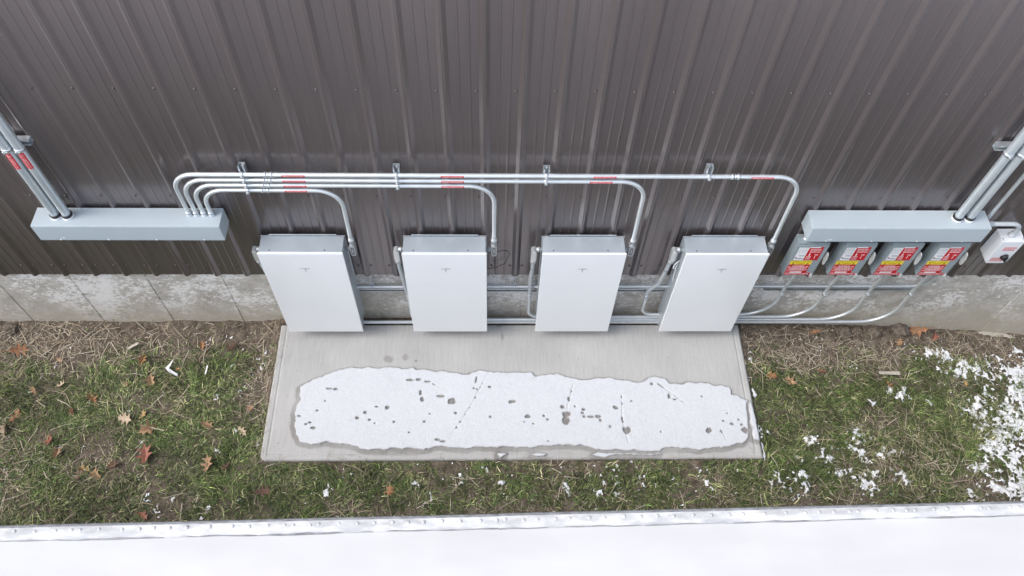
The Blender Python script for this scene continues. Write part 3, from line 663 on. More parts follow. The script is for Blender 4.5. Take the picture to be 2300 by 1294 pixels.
# ------------------------------------------------------------------ lower runs on the foundation
LY = -0.062; LR = 0.0148
LZ = [-0.622, -0.582, -0.540, -0.500]            # from cabinet 1 (lowest) .. 4
RXS = [6.300, 5.952, 5.604, 5.258]               # risers under the switches: lowest run goes farthest
ll = ['lowest steel conduit along the foundation, starting behind the leftmost white cabinet', 'second lowest steel conduit along the foundation, dropping beside the second white cabinet',
      'second highest of the bottom steel conduits, dropping beside the third white cabinet', 'uppermost of the bottom steel conduits, S-bending down beside the rightmost cabinet']
for i in range(4):
    bx = BX[i]; z = LZ[i]; rx = RXS[i]
    t = empty('conduit', (bx-0.05, LY, z), ll[i], 'conduit', 'conduits running along the foundation')
    xl = bx-0.052
    conduit_body(xl, -0.095, 0.415, t, 1, r=0.0158, plain=True, top_hub=False)
    flex = {0: [(xl, -0.095, 0.34), (xl+0.01, -0.075, 0.10), (bx+0.015, LY, -0.15)], 1: [(xl, -0.095, 0.34), (xl, -0.08, 0.22), (bx-0.04, -0.065, 0.0), (bx-0.025, LY, -0.20)],
            2: [(xl, -0.095, 0.34), (xl+0.002, -0.075, 0.20), (bx-0.058, LY, 0.05), (bx-0.056, LY, -0.20)], 3: [(xl-0.002, -0.095, 0.34), (bx-0.055, -0.07, 0.17), (bx-0.075, LY, -0.03), (bx-0.140, LY, -0.13), (bx-0.142, LY, -0.21)]}[i]
    p = MB(); p.tube(flex, 0.0162, 16, 0.09, fsteps=6); p.build('flexible_sleeve', M['pvcgrey'], t)
    e = flex[-1]
    coupling((e[0], e[1], e[2]-0.01), (0, 0, 1), LR, t)
    p = MB(); p.tube([e, (e[0]+0.002, LY, z), (rx, LY, z), (rx, LY, -0.08), (rx, -0.085, 0.10), (rx, -0.09, SZ0-0.002)], LR, 16, [0.10, 0.26, 0.3, 0.3]); p.build('pipe', M['emt'], t)
    if i in (2, 3):
        c = MB(); c.cyl((flex[1][0], flex[1][1], flex[1][2]-0.002), (flex[1][0], flex[1][1], flex[1][2]+0.002), 0.018, 12); c.build('zip_tie', M['black'], t)
UZ = -0.103; UY = -0.049
t = empty('conduit', (2.0, UY, UZ), 'single thin steel conduit running above the foundation strut behind the cabinets', 'conduit')
p = MB(); p.tube([(1.6, UY, UZ), (6.368, UY, UZ+0.02), (6.368, -0.085, 0.10), (6.368, -0.09, SZ0-0.002)], 0.0105, 14, [0.13, 0.2]); p.build('pipe', M['emt'], t)
for x in (2.03, 2.27, 3.13, 3.28, 4.22):
    c = MB(); c.lathe((x-0.009, UY, UZ+0.02*(x-1.6)/4.77), (1, 0, 0), [(0, 0.0108), (0.0005, 0.0128), (0.0175, 0.0128), (0.018, 0.0108)], 14); c.box(x-0.009, x+0.009, UY+0.008, 0.014, UZ+0.018, UZ+0.036, 0.001)
    c.lathe((x, -0.012, UZ+0.031), (0, -1, 0), [(0, 0.006), (0.012, 0.006)], 6, 1); c.build('strap', [M['galv'], M['castdark']], t)
for x0, x1, z, lb, st in ((1.60, 4.62, -0.190, 'long horizontal strut rail fixed to the foundation behind the white cabinets', ()),
                          (5.123, 6.325, -0.168, 'horizontal strut rail on the foundation under the four stickered switches', RXS)):
    t = empty('strut_rail', ((x0+x1)/2, 0.01, z), lb, 'strut rail')
    c = MB(); c.prism([(b, a) for a, b in cprofile(z, 0.0145)], 0, x0, x1); c.build('channel', M['galv'], t)
    for x in st: clamp((x, LY+0.001, z-0.005), (0, 0, 1), LR, t, (1, 0, 0))
# loose cables
t = MB(); t.tube([(2.93, -0.05, 0.36), (2.99, -0.04, 0.36), (3.055, -0.035, 0.385), (3.085, -0.03, 0.33), (3.05, -0.03, 0.20), (2.985, -0.03, 0.145), (2.90, -0.04, 0.135)], 0.0024, 8, 0.04, fsteps=6)
t.tube([(2.972, -0.085, 0.43), (2.972, -0.04, 0.36), (2.974, -0.03, 0.10)], 0.003, 8, 0.03)
tag(t.build('cable', M['black'], None, origin=(2.98, -0.03, 0.12)), 'loose black cable looping against the wall beside the second white cabinet', 'cable')
t = MB(); t.tube([(4.325, -0.115, 0.36), (4.295, -0.13, 0.33), (4.285, -0.14, 0.27), (4.31, -0.13, 0.29), (4.318, -0.12, 0.33)], 0.0035, 8, 0.015, fsteps=5); t.tube([(4.312, -0.13, 0.28), (4.318, -0.135, 0.13)], 0.003, 8)
tag(t.build('cable', M['pvcwhite'], None, origin=(4.31, -0.13, 0.2)), 'short white loose wire hanging beside the rightmost white cabinet', 'cable')

# ------------------------------------------------------------------ ground
gx = np.concatenate([[-300, -80, -25, -8, -3.2], np.arange(-2.4, 8.9, 0.028), [9.4, 12, 30, 90, 300]])
gy = np.concatenate([[-300, -80, -25, -9, -4.2], np.arange(-3.4, 0.03, 0.028), [0.04, 0.5, 3, 12, 80, 300]])
X, Yg = np.meshgrid(gx, gy, indexing='ij')
near = ((X > -2.6) & (X < 9.0) & (Yg > -3.5) & (Yg < 0.03)).astype(float)
bare = np.clip((Yg+0.42)/0.3, 0, 1)
Zg = lawn(X, Yg)+near*((fbm(X*3, Yg*3, 3)-0.5)*0.035+(fbm(X*16, Yg*16, 9)-0.5)*(0.018+0.035*bare))
inpad = (X > PAD[0]+0.02) & (X < PAD[1]-0.02) & (Yg > PAD[2]+0.02) & (Yg < 0.02)
Zg = np.where(inpad & (Yg < PAD[3]-0.02), -0.80, Zg)
Zg = np.where(inpad & (Yg >= PAD[3]-0.02), -0.69+(fbm(X*20, Yg*20, 5)-0.5)*0.02, Zg)
nx_, ny_ = X.shape; idx = np.arange(nx_*ny_).reshape(nx_, ny_)
quads = np.stack([idx[:-1, :-1], idx[1:, :-1], idx[1:, 1:], idx[:-1, 1:]], -1).reshape(-1, 4)
me = np_mesh('ground', np.stack([X, Yg, Zg], -1).reshape(-1, 3), quads, [M['soil']])
sa = me.attributes.new('bounce_white', 'FLOAT', 'POINT'); sa.data.foreach_set('value', ((X < -2.5) | (X > 9.0)).astype(np.float32).ravel())  # unseen ground either side whitened, added to brighten the siding ribs by reflection
o = bpy.data.objects.new('ground', me); COL.objects.link(o); tag(o, kind='structure')

# ------------------------------------------------------------------ concrete pad with the wet margin round the snow
def pA(pts): return [(560+x/3.807, 720+y/3.807) for x, y in pts]
def pB(pts): return [(1120+x/3.71, 760+y/3.71) for x, y in pts]
outline = pA([(425, 600), (432, 580), (480, 540), (560, 500), (650, 465), (770, 420), (900, 405), (1100, 400), (1300, 403), (1430, 412), (1560, 430), (1640, 430), (1700, 450), (1870, 460), (1970, 430), (2040, 435), (2110, 455)]) + \
    pB([(0, 290), (170, 278), (270, 290), (310, 318), (430, 300), (500, 293), (560, 325), (740, 350), (830, 328), (1000, 340), (1170, 365), (1300, 320), (1380, 335), (1420, 380), (1540, 378), (1590, 355), (1660, 378), (1745, 368), (1780, 400), (1860, 388), (1930, 420), (1945, 470), (2065, 515), (2075, 640), (2090, 800), (2060, 850), (2040, 880), (1890, 905), (1740, 930), (1540, 920), (1400, 915), (1340, 945), (1100, 935), (830, 935), (740, 905), (600, 890), (400, 895), (270, 915), (100, 910), (0, 915)]) + \
    pA([(2100, 1095), (1950, 1085), (1850, 1100), (1650, 1075), (1500, 1100), (1300, 1098), (1150, 1110), (1000, 1105), (900, 1085), (800, 1060), (650, 1045), (540, 1075), (440, 1040), (405, 980), (390, 870), (395, 760), (432, 680)])
opoly = np.array([at(a, b, 2, Z_PAD)[:2] for a, b in outline])
def inside(px, py, poly):
    c = np.zeros(px.shape, bool); n = len(poly)
    for i in range(n):
        x0, y0 = poly[i]; x1, y1 = poly[(i+1) % n]
        if y0 == y1: continue
        hit = ((y0 > py) != (y1 > py)) & (px < (x1-x0)*(py-y0)/(y1-y0)+x0); c ^= hit
    return c
def blur(a, k):
    for ax in (0, 1):
        p = np.pad(a, [(k, k) if i == ax else (0, 0) for i in range(2)], mode='edge'); c = np.cumsum(p, axis=ax); c = np.insert(c, 0, 0, axis=ax)
        n = a.shape[ax]; a = (np.take(c, range(2*k+1, 2*k+1+n), axis=ax)-np.take(c, range(0, n), axis=ax))/(2*k+1)
    return a
GS = 0.0045
sx_ = np.arange(PAD[0], PAD[1]+GS/2, GS); sy_ = np.arange(PAD[2], PAD[3]+GS/2, GS)
SX, SY = np.meshgrid(sx_, sy_, indexing='ij')
jx_ = (fbm(SX*22, SY*22, 31)-0.5)*0.035; jy_ = (fbm(SX*22, SY*22, 47)-0.5)*0.035
SM = inside(SX+jx_, SY+jy_, opoly)
for f_, P_ in ((pB, [(255, 965), (330, 955), (415, 970), (370, 992), (290, 985)]), (pB, [(760, 975), (830, 952), (1000, 955), (1360, 958), (1370, 972), (1000, 975), (860, 995)]), (pB, [(2078, 520), (2110, 540), (2150, 700), (2185, 860), (2120, 850), (2092, 650)]), (pB, [(0, 965), (75, 965), (20, 1005), (0, 1005)]), (pA, [(2110, 1135), (2225, 1140), (2160, 1172), (2125, 1165)])):
    SM |= inside(SX+jx_*0.7, SY+jy_*0.7, np.array([at(*f_([p_])[0], 2, Z_PAD)[:2] for p_ in P_]))
spotsA = [(1735, 695, 40, 25), (1183, 748, 22, 16), (993, 790, 16, 11), (927, 838, 14, 13), (1030, 853, 13, 11), (650, 692, 7, 5), (583, 774, 9, 5), (432, 820, 16, 7), (550, 922, 20, 10), (490, 888, 16, 6), (520, 876, 14, 6), (1075, 883, 7, 6), (1240, 870, 8, 7), (1500, 870, 12, 10), (1767, 796, 11, 9), (2250, 698, 30, 14), (2055, 570, 12, 8), (1367, 960, 5, 5), (1480, 680, 15, 20), (1467, 620, 8, 26), (1610, 1022, 24, 6), (1655, 1037, 22, 6), (1090, 742, 14, 6), (1380, 512, 32, 7), (1450, 508, 24, 8), (1525, 525, 28, 6), (1635, 651, 44, 6), (1545, 800, 5, 5), (1950, 592, 5, 4), (2062, 827, 5, 5), (740, 590, 22, 8), (690, 585, 30, 4), (1920, 583, 5, 4)]
spotsB = [(115, 530, 28, 12), (243, 653, 24, 14), (375, 648, 14, 10), (408, 680, 10, 7), (530, 572, 18, 16), (565, 635, 34, 20), (560, 690, 34, 36), (710, 598, 16, 12), (700, 625, 14, 10), (712, 655, 11, 12), (765, 656, 30, 4), (830, 655, 22, 12), (848, 685, 8, 10), (975, 578, 20, 16), (930, 738, 16, 9), (1070, 770, 37, 30), (1420, 488, 8, 18), (1275, 383, 13, 11), (1755, 770, 30, 24), (1942, 716, 16, 9), (2050, 770, 28, 25), (2025, 720, 12, 8), (1898, 630, 9, 5), (290, 715, 6, 6), (1105, 527, 10, 6), (1870, 690, 12, 4), (1690, 488, 6, 6), (635, 570, 5, 5), (585, 510, 8, 18), (1350, 780, 5, 5), (410, 860, 5, 6), (2000, 680, 10, 5), (215, 700, 4, 4), (1465, 512, 14, 5)]
HM = np.zeros_like(SM); DIG = np.zeros(SX.shape)
rs = random.Random(3)
for f_, L_, k_ in ((pA, spotsA, 3.807), (pB, spotsB, 3.71)):
    for a, b, ra, rb in L_:
        q = f_([(a, b)])[0]; w = at(q[0], q[1], 2, Z_PAD); e = at(q[0]+ra/k_, q[1], 2, Z_PAD); e2 = at(q[0], q[1]+rb/k_, 2, Z_PAD)
        rx_ = max(abs(e[0]-w[0])*0.9, 0.0055); ry_ = max(abs(e2[1]-w[1])*0.9, 0.0055)
        HM |= (((SX-w[0])/rx_)**2+((SY-w[1])/ry_)**2) < -0.1+2.0*fbm(SX*60, SY*60, 71)
def scratch(f_, pts, wd, th):
    global HM, DIG
    P = [at(*f_([p])[0], 2, Z_PAD) for p in pts]
    for a, b in zip(P[:-1], P[1:]):
        d = np.array([b[0]-a[0], b[1]-a[1]]); L = np.hypot(*d); tt = np.clip(((SX-a[0])*d[0]+(SY-a[1])*d[1])/L**2, 0, 1)
        dist = np.hypot(SX-a[0]-tt*d[0], SY-a[1]-tt*d[1]); DIG = np.maximum(DIG, np.clip(1.3-dist/wd, 0, 1)*np.clip(fbm(SX*18, SY*18, 5)*2.2-0.25, 0, 1)); HM |= (dist < wd*0.7) & (fbm(SX*34, SY*34, 5) > th+0.22)
scratch(pA, [(2040, 455), (1900, 720), (1730, 985)], 0.0048, 0.42)
scratch(pA, [(1570, 545), (1670, 590)], 0.004, 0.45); scratch(pA, [(1945, 485), (1935, 540)], 0.004, 0.4)
scratch(pB, [(1025, 475), (1030, 680), (1050, 760)], 0.0055, 0.42); scratch(pB, [(1330, 385), (1450, 470), (1575, 570)], 0.0045, 0.42)
scratch(pB, [(620, 390), (570, 590)], 0.007, 0.52); scratch(pB, [(1060, 800), (1080, 870)], 0.005, 0.45); scratch(pB, [(1850, 770), (1895, 850)], 0.004, 0.42)
snowmask = SM & ~HM
wetsrc = SM.astype(float); sh = np.zeros_like(wetsrc)
for dx, dy in ((0, 0), (-4, -2), (-3, -5), (0, -5), (-6, -2)):
    sh = np.maximum(sh, np.roll(np.roll(wetsrc, dx, 0), dy, 1))
wet = np.clip((blur(sh, 4)-0.12)*3.0, 0, 1)*np.clip(0.22+0.55*fbm(SX*5, SY*5, 19), 0, 1)
wet = np.maximum(wet, np.clip(blur(HM.astype(float), 1)*(0.75+0.6*(fbm(SX*60, SY*60, 41)-0.5)), 0, 1))
for a, b, ra, rb, s_ in ((1190, 330, 42, 30, .45), (1335, 315, 28, 32, .4), (1425, 345, 10, 10, .8), (2165, 140, 16, 30, .4), (870, 1150, 40, 14, .3), (1240, 1140, 260, 18, .35), (330, 645, 10, 10, .2)):
    q = pA([(a, b)])[0]; w = at(q[0], q[1], 2, Z_PAD); e = at(q[0]+ra/3.807, q[1], 2, Z_PAD); e2 = at(q[0], q[1]+rb/3.807, 2, Z_PAD)
    dd = ((SX-w[0])/abs(e[0]-w[0]))**2+((SY-w[1])/max(abs(e2[1]-w[1]), 0.01))**2
    wet = np.maximum(wet, s_*np.clip(1.4-dd+fbm(SX*30, SY*30, 3)-0.5, 0, 1))
# pad top: grid with a tooled groove set in from the edge and a rounded corner
gd = np.minimum.reduce([SX-PAD[0], PAD[1]-SX, SY-PAD[2], np.full_like(SX, 9)])
ZP = np.full_like(SX, Z_PAD); ZP -= 0.005*np.exp(-((gd-0.052)/0.006)**2); ZP -= 0.012*np.clip(1-gd/0.016, 0, 1)**2
ZP += (fbm(SX*1.3, SY*1.3, 77)-0.5)*0.006
n1, n2 = SX.shape; idx = np.arange(n1*n2).reshape(n1, n2)
quads = np.stack([idx[:-1, :-1], idx[1:, :-1], idx[1:, 1:], idx[:-1, 1:]], -1).reshape(-1, 4)
V = np.stack([SX, SY, ZP], -1).reshape(-1, 3)
cr = 0.05; cxx = PAD[0]+cr; cyy = PAD[2]+cr
cm = (V[:, 0] < cxx) & (V[:, 1] < cyy); dv = V[cm, :2]-np.array([cxx, cyy]); mx_ = np.max(np.abs(dv), 1); ln = np.hypot(dv[:, 0], dv[:, 1])+1e-9
V[cm, :2] = np.array([cxx, cyy])+dv*(mx_/ln)[:, None]
# skirts
ring = np.concatenate([idx[:, 0], idx[-1, 1:], idx[::-1, -1][1:], idx[0, ::-1][1:]])
low = V[ring].copy(); low[:, 2] = -0.95; k0 = len(V); m_ = len(ring)
sk = np.stack([ring[:-1], k0+np.arange(m_-1), k0+np.arange(1, m_), ring[1:]], -1)
me = np_mesh('concrete_pad', np.concatenate([V, low]), np.concatenate([quads, sk]), [M['pad']], smooth=False)
me.polygons.foreach_set('use_smooth', np.concatenate([np.ones(len(quads), bool), np.zeros(len(sk), bool)]))
wa = me.attributes.new('wet', 'FLOAT', 'POINT'); wa.data.foreach_set('value', np.concatenate([wet.ravel(), np.zeros(m_)]).astype(np.float32))
o = bpy.data.objects.new('concrete_pad', me); COL.objects.link(o); tag(o, kind='structure')
# the sheet of snow lying on it
inner = blur(snowmask.astype(float), 2)
hs = np.clip((inner-0.35)/0.6, 0, 1); hs = 0.002+0.008*hs**0.6*(0.75+0.5*fbm(SX*9, SY*9, 8))+0.0018*(fbm(SX*60, SY*60, 4)-0.5)
hs = np.maximum(hs-0.0045*DIG, 0.0006)
cell = snowmask[:-1, :-1] & snowmask[1:, :-1] & snowmask[1:, 1:] & snowmask[:-1, 1:]
qs = quads.reshape(n1-1, n2-1, 4)[cell]
bot = qs+n1*n2
V2 = np.concatenate([np.stack([SX, SY, ZP+hs+0.002], -1).reshape(-1, 3), np.stack([SX, SY, ZP+0.001], -1).reshape(-1, 3)])
edges = {}
E_ = np.concatenate([qs[:, [0, 1]], qs[:, [1, 2]], qs[:, [2, 3]], qs[:, [3, 0]]])
key = np.sort(E_, 1); kk = key[:, 0].astype(np.int64)*(n1*n2)+key[:, 1]; u_, first, cnt = np.unique(kk, return_index=True, return_counts=True)
be = E_[first[cnt == 1]]
side = np.stack([be[:, 1], be[:, 0], be[:, 0]+n1*n2, be[:, 1]+n1*n2], -1)
allq = np.concatenate([qs, side]); used, inv = np.unique(allq.ravel(), return_inverse=True)
me = np_mesh('snow_sheet', V2[used], inv.reshape(-1, 4), [M['thinsnow']])
th_ = np.clip(blur(snowmask.astype(float), 3)*1.9-0.9, 0, 1)*(0.55+0.9*fbm(SX*14, SY*14, 88))*np.clip(1-0.45*DIG, 0, 1)
wt_ = np.clip(th_*1.25, 0, 1); wt_ = np.concatenate([wt_.ravel(), wt_.ravel()])[used]
ta = me.attributes.new('cover', 'FLOAT', 'POINT'); ta.data.foreach_set('value', wt_.astype(np.float32))
o = bpy.data.objects.new('snow_sheet', me); COL.objects.link(o); tag(o, 'long flat sheet of melting snow with dark holes lying on the concrete pad', 'snow')

# ------------------------------------------------------------------ lawn: grass, straw, scattered snow
def strips(base, ang, length, width, lift, bend, tint):
    """thin two-segment blades lying and bending; base Nx3"""
    n = len(base); dx = np.cos(ang); dy = np.sin(ang); px = -dy*width/2; py = dx*width/2
    m = base.copy(); m[:, 0] += dx*length*0.5; m[:, 1] += dy*length*0.5; m[:, 2] += lift
    ang2 = ang+bend; tip = m.copy(); tip[:, 0] += np.cos(ang2)*length*0.5; tip[:, 1] += np.sin(ang2)*length*0.5; tip[:, 2] += lift*rng.uniform(-0.5, 0.5, n)
    off = np.stack([px, py, np.zeros(n)], -1)
    V = np.stack([base-off, base+off, m+off*0.85, m-off*0.85, tip], 1).reshape(-1, 3)
    i = np.arange(n)*5; q = np.stack([i, i+1, i+2, i+3], -1); t = np.stack([i+3, i+2, i+4], -1)
    return V, q, t, np.concatenate([tint, tint])
def ground_mask(n, dens):
    x = rng.uniform(-2.0, 8.5, n); y = rng.uniform(-3.0, 0.0, n)
    keep = ~((x > PAD[0]-0.006) & (x < PAD[1]+0.006) & (y > PAD[2]-0.008)); x, y = x[keep], y[keep]
    k = rng.uniform(0, 1, len(x)) < dens(x, y); return x[k], y[k]
def gauss(x, y, lst):
    t = np.zeros_like(x)
    for (a, b), rx_, ry_, s_ in lst: t = np.maximum(t, s_*np.exp(-((x-a)/rx_)**2-((y-b)/ry_)**2))
    return t
G = lambda a, b: tuple(lawn_at(a, b)[:2])
greens = [(G(490, 830), 0.38, 0.28, 1.0), (G(430, 950), 0.5, 0.25, .8), (G(250, 920), 0.7, 0.4, .6), (G(160, 1110), 0.5, 0.25, .9), (G(60, 900), .4, .3, .55), (G(500, 1050), .5, .35, .8), (G(620, 1090), .5, .2, .85), (G(870, 1090), .7, .15, .8), (G(1200, 1090), .8, .14, .6), (G(1880, 900), 0.75, 0.22, 1.0), (G(2060, 900), .4, .25, .8), (G(1760, 960), .5, .35, .8), (G(1750, 1060), .4, .2, .8), (G(2160, 960), .35, .3, .8), (G(2110, 1040), .4, .25, .65), (G(1890, 1000), .5, .3, .5), (G(300, 870), .4, .2, .6)]
straws = [(G(1790, 800), .42, .20, 1.0), (G(1930, 810), .5, .2, .8), (G(2030, 1020), .4, .35, .9), (G(2110, 1080), .4, .2, .9), (G(1760, 1110), .3, .1, .8), (G(150, 770), .9, .16, .9), (G(60, 1060), .3, .3, .4), (G(600, 780), .12, .5, .8), (G(300, 800), .5, .15, .6), (G(2200, 790), .6, .2, .8), (G(1960, 960), .3, .2, .6)]
def green_d(x, y):
    wall = np.clip((-y-0.06-0.24*fbm(x*2.2, y*2.2, 2))/0.20, 0, 1)
    return np.clip(0.30+0.60*gauss(x, y, greens)-0.25*gauss(x, y, straws)+1.5*(fbm(x*3.8, y*3.8, 12)-0.5), 0.04, 1)*(0.04+0.96*wall)
GREEN = np.array([(0.100, 0.140, 0.042), (0.070, 0.108, 0.032), (0.145, 0.172, 0.060), (0.046, 0.076, 0.025), (0.19, 0.20, 0.092), (0.27, 0.25, 0.15)])
STRAW = np.array([(0.42, 0.355, 0.265), (0.36, 0.295, 0.215), (0.50, 0.44, 0.35), (0.30, 0.245, 0.18), (0.24, 0.19, 0.14), (0.40, 0.36, 0.29)])
x, y = ground_mask(380000, green_d); n = len(x)
z = lawn(x, y)+(fbm(x*3, y*3, 3)-0.5)*0.035
ang = fbm(x*2.6, y*2.6, 21)*18+rng.normal(0, 0.9, n)
gi = np.clip((fbm(x*5, y*5, 33)*7.0-1.5+rng.normal(0, 1.2, n)), 0, 5).astype(int)
gi = np.where(rng.uniform(0, 1, n) < 0.10, 5, gi)
tint = GREEN[gi]*np.exp(rng.normal(-0.08, 0.55, (n, 1)))*(0.42+1.2*fbm(x*5.0, y*5.0, 133))[:, None]
hgt = rng.uniform(0.004, 0.036, n)*(0.3+1.5*np.clip(fbm(x*5.5, y*5.5, 51)-0.15, 0, 1))
base = np.stack([x, y, z+rng.uniform(-0.008, 0.010, n)], -1)
V, q, t_, c_ = strips(base, ang, rng.uniform(0.03, 0.10, n), rng.uniform(0.0026, 0.0060, n), hgt, rng.normal(0, 0.5, n), tint)
o = bpy.data.objects.new('grass', np_mesh('grass', V, q, [M['blade']], t_, c_, smooth=False)); COL.objects.link(o); tag(o, kind='stuff')
def straw_d(x, y):
    return np.clip(0.20+0.80*gauss(x, y, straws)-0.14*gauss(x, y, greens)+0.5*(fbm(x*2.6, y*2.6, 61)-0.5), 0.03, 1)
parts_ = []
x, y = ground_mask(110000, straw_d); n = len(x)            # short dead thatch
z = lawn(x, y)+(fbm(x*3, y*3, 3)-0.5)*0.035
parts_.append(strips(np.stack([x, y, z+rng.uniform(-0.004, 0.012, n)], -1), rng.uniform(0, 6.28, n), rng.uniform(0.02, 0.075, n), rng.uniform(0.002, 0.0046, n), rng.uniform(-0.002, 0.016, n), rng.normal(0, 0.6, n), STRAW[rng.integers(0, 6, n)]*np.exp(rng.normal(-0.12, 0.35, (n, 1)))))
x, y = ground_mask(13000, lambda x, y: np.clip(straw_d(x, y)*1.0-0.06, 0, 1)); n = len(x)       # long stems on top
z = lawn(x, y)+0.012
parts_.append(strips(np.stack([x, y, z+rng.uniform(0, 0.014, n)], -1), rng.uniform(0, 6.28, n), rng.uniform(0.07, 0.24, n), rng.uniform(0.003, 0.0062, n), rng.uniform(0.0, 0.014, n), rng.normal(0, 0.18, n), STRAW[rng.integers(0, 4, n)]*rng.uniform(0.85, 1.15, (n, 1))))
# needles and stems that have blown over the edges of the pad
n = 170; ex = np.concatenate([PAD[0]+rng.normal(-0.012, 0.022, 100), rng.uniform(PAD[0]+0.1, PAD[1], 70)]); ey = np.concatenate([rng.uniform(PAD[2]-0.05, -0.05, 100), PAD[2]+rng.normal(-0.01, 0.018, 70)])
parts_.append(strips(np.stack([ex, ey, np.full(n, Z_PAD+0.003)], -1), np.where(np.arange(n) < 100, rng.normal(1.55, 0.6, n), rng.uniform(0, 6.28, n)), rng.uniform(0.04, 0.13, n), np.full(n, 0.0024), np.full(n, 0.003), rng.normal(0, 0.9, n), STRAW[rng.integers(1, 5, n)]*0.9))
k = 0; Vs, qs_, ts_, cq, ct = [], [], [], [], []
for V, q, t_, c_ in parts_:
    Vs.append(V); qs_.append(q+k); ts_.append(t_+k); cq.append(c_[:len(q)]); ct.append(c_[len(q):]); k += len(V)
o = bpy.data.objects.new('straw', np_mesh('straw', np.concatenate(Vs), np.concatenate(qs_), [M['straw']], np.concatenate(ts_), np.concatenate(cq+ct), smooth=False)); COL.objects.link(o); tag(o, kind='stuff')

# snow caught in the grass: height field kept only where it lies
SG = 0.009
ax_ = np.arange(-1.6, 8.6, SG); ay_ = np.arange(-2.95, -0.10, SG); AX, AY = np.meshgrid(ax_, ay_, indexing='ij')
pt = [((2290, 900), .35, .42, 1.05), ((2260, 1000), .30, .35, 1.0), ((2290, 1090), .35, .25, 1.0), ((2230, 860), .25, .22, .9), ((2160, 820), .25, .12, .82), ((2110, 800), .18, .10, .9), ((2085, 790), .08, .06, .8), ((2150, 835), .2, .1, .9), ((2290, 850), .4, .25, 1.05), ((2300, 960), .30, .45, 1.12), ((2240, 940), .22, .25, 1.0), ((2200, 930), .2, .2, .85), ((2215, 1010), .16, .16, .85), ((2195, 1045), .12, .08, .8), ((2280, 800), .3, .1, .7),
      ((1822, 985), .09, .11, .9), ((1848, 1015), .09, .13, .9), ((1930, 985), .13, .1, .85), ((1920, 1010), .12, .10, .9), ((1950, 1090), .14, .14, .9), ((1985, 1020), .1, .06, .75), ((1800, 1080), .16, .12, .85), ((1745, 1075), .1, .1, .75), ((1890, 1065), .1, .06, .7), ((2020, 1075), .09, .12, .75), ((2030, 890), .07, .10, .85), ((2003, 880), .05, .06, .85), ((2065, 975), .03, .08, .8), ((2085, 905), .09, .05, .7), ((2183, 1112), .06, .06, 1.0), ((2120, 1115), .1, .05, .7),
      ((1370, 1065), .16, .09, .68), ((1270, 1095), .05, .08, .8), ((1120, 1090), .06, .05, .7), ((960, 1130), .05, .06, .75), ((930, 1090), .09, .05, .7), ((735, 1100), .05, .08, .75), ((770, 1068), .12, .04, .65), ((1030, 1080), .1, .05, .6), ((1460, 1090), .2, .08, .48), ((1600, 1100), .2, .06, .48), ((1345, 1105), .2, .05, .5), ((1530, 1060), .2, .06, .45),
      ((330, 1122), .035, .05, 1.0), ((530, 971), .022, .03, .9), ((197, 943), .018, .025, .8), ((355, 960), .012, .05, .7), ((272, 1050), .012, .06, .8), ((173, 1122), .02, .02, .8), ((388, 1125), .02, .04, .7), ((350, 1145), .05, .02, .7), ((580, 830), .05, .12, .5), ((565, 870), .06, .08, .48), ((410, 1145), .03, .02, .6), ((468, 1145), .02, .05, .65), ((340, 1075), .02, .02, .7), ((480, 1012), .04, .03, .5),
      ((1712, 1010), .03, .13, .95), ((1698, 905), .018, .13, .85), ((1706, 960), .022, .10, .85), ((1683, 800), .014, .10, .7)]
D = gauss(AX, AY, [(G(*p_), a, b, s_) for p_, a, b, s_ in pt])
fine = 0.35*fbm(AX*12, AY*12, 91, 4)+0.65*fbm(AX*46+AY*20, AY*34-AX*14, 92, 3)
m = D*0.90+(fine-0.5)*3.0
Ht = np.clip((m-0.56)/0.40, 0, 1)
cell_ok = ~((AX > PAD[0]-0.004) & (AX < PAD[1]+0.004) & (AY > PAD[2]-0.004))
Zs = lawn(AX, AY)+(fbm(AX*3, AY*3, 3)-0.5)*0.035+0.000+0.024*Ht**0.7*(0.6+0.8*fbm(AX*28, AY*28, 14, 3))
mk = (Ht > 0.0) & cell_ok
a1, a2 = AX.shape; idx = np.arange(a1*a2).reshape(a1, a2)
cell = mk[:-1, :-1] & mk[1:, :-1] & mk[1:, 1:] & mk[:-1, 1:]
qs = np.stack([idx[:-1, :-1], idx[1:, :-1], idx[1:, 1:], idx[:-1, 1:]], -1)[cell]
Vv = np.stack([AX+(fbm(AX*50, AY*50, 6)-0.5)*0.014, AY+(fbm(AX*50, AY*50, 66)-0.5)*0.014, Zs], -1).reshape(-1, 3)
used, inv = np.unique(qs.ravel(), return_inverse=True)
o = bpy.data.objects.new('snow_patches', np_mesh('snow_patches', Vv[used], inv.reshape(-1, 4), [M['snow']])); COL.objects.link(o); tag(o, kind='stuff')

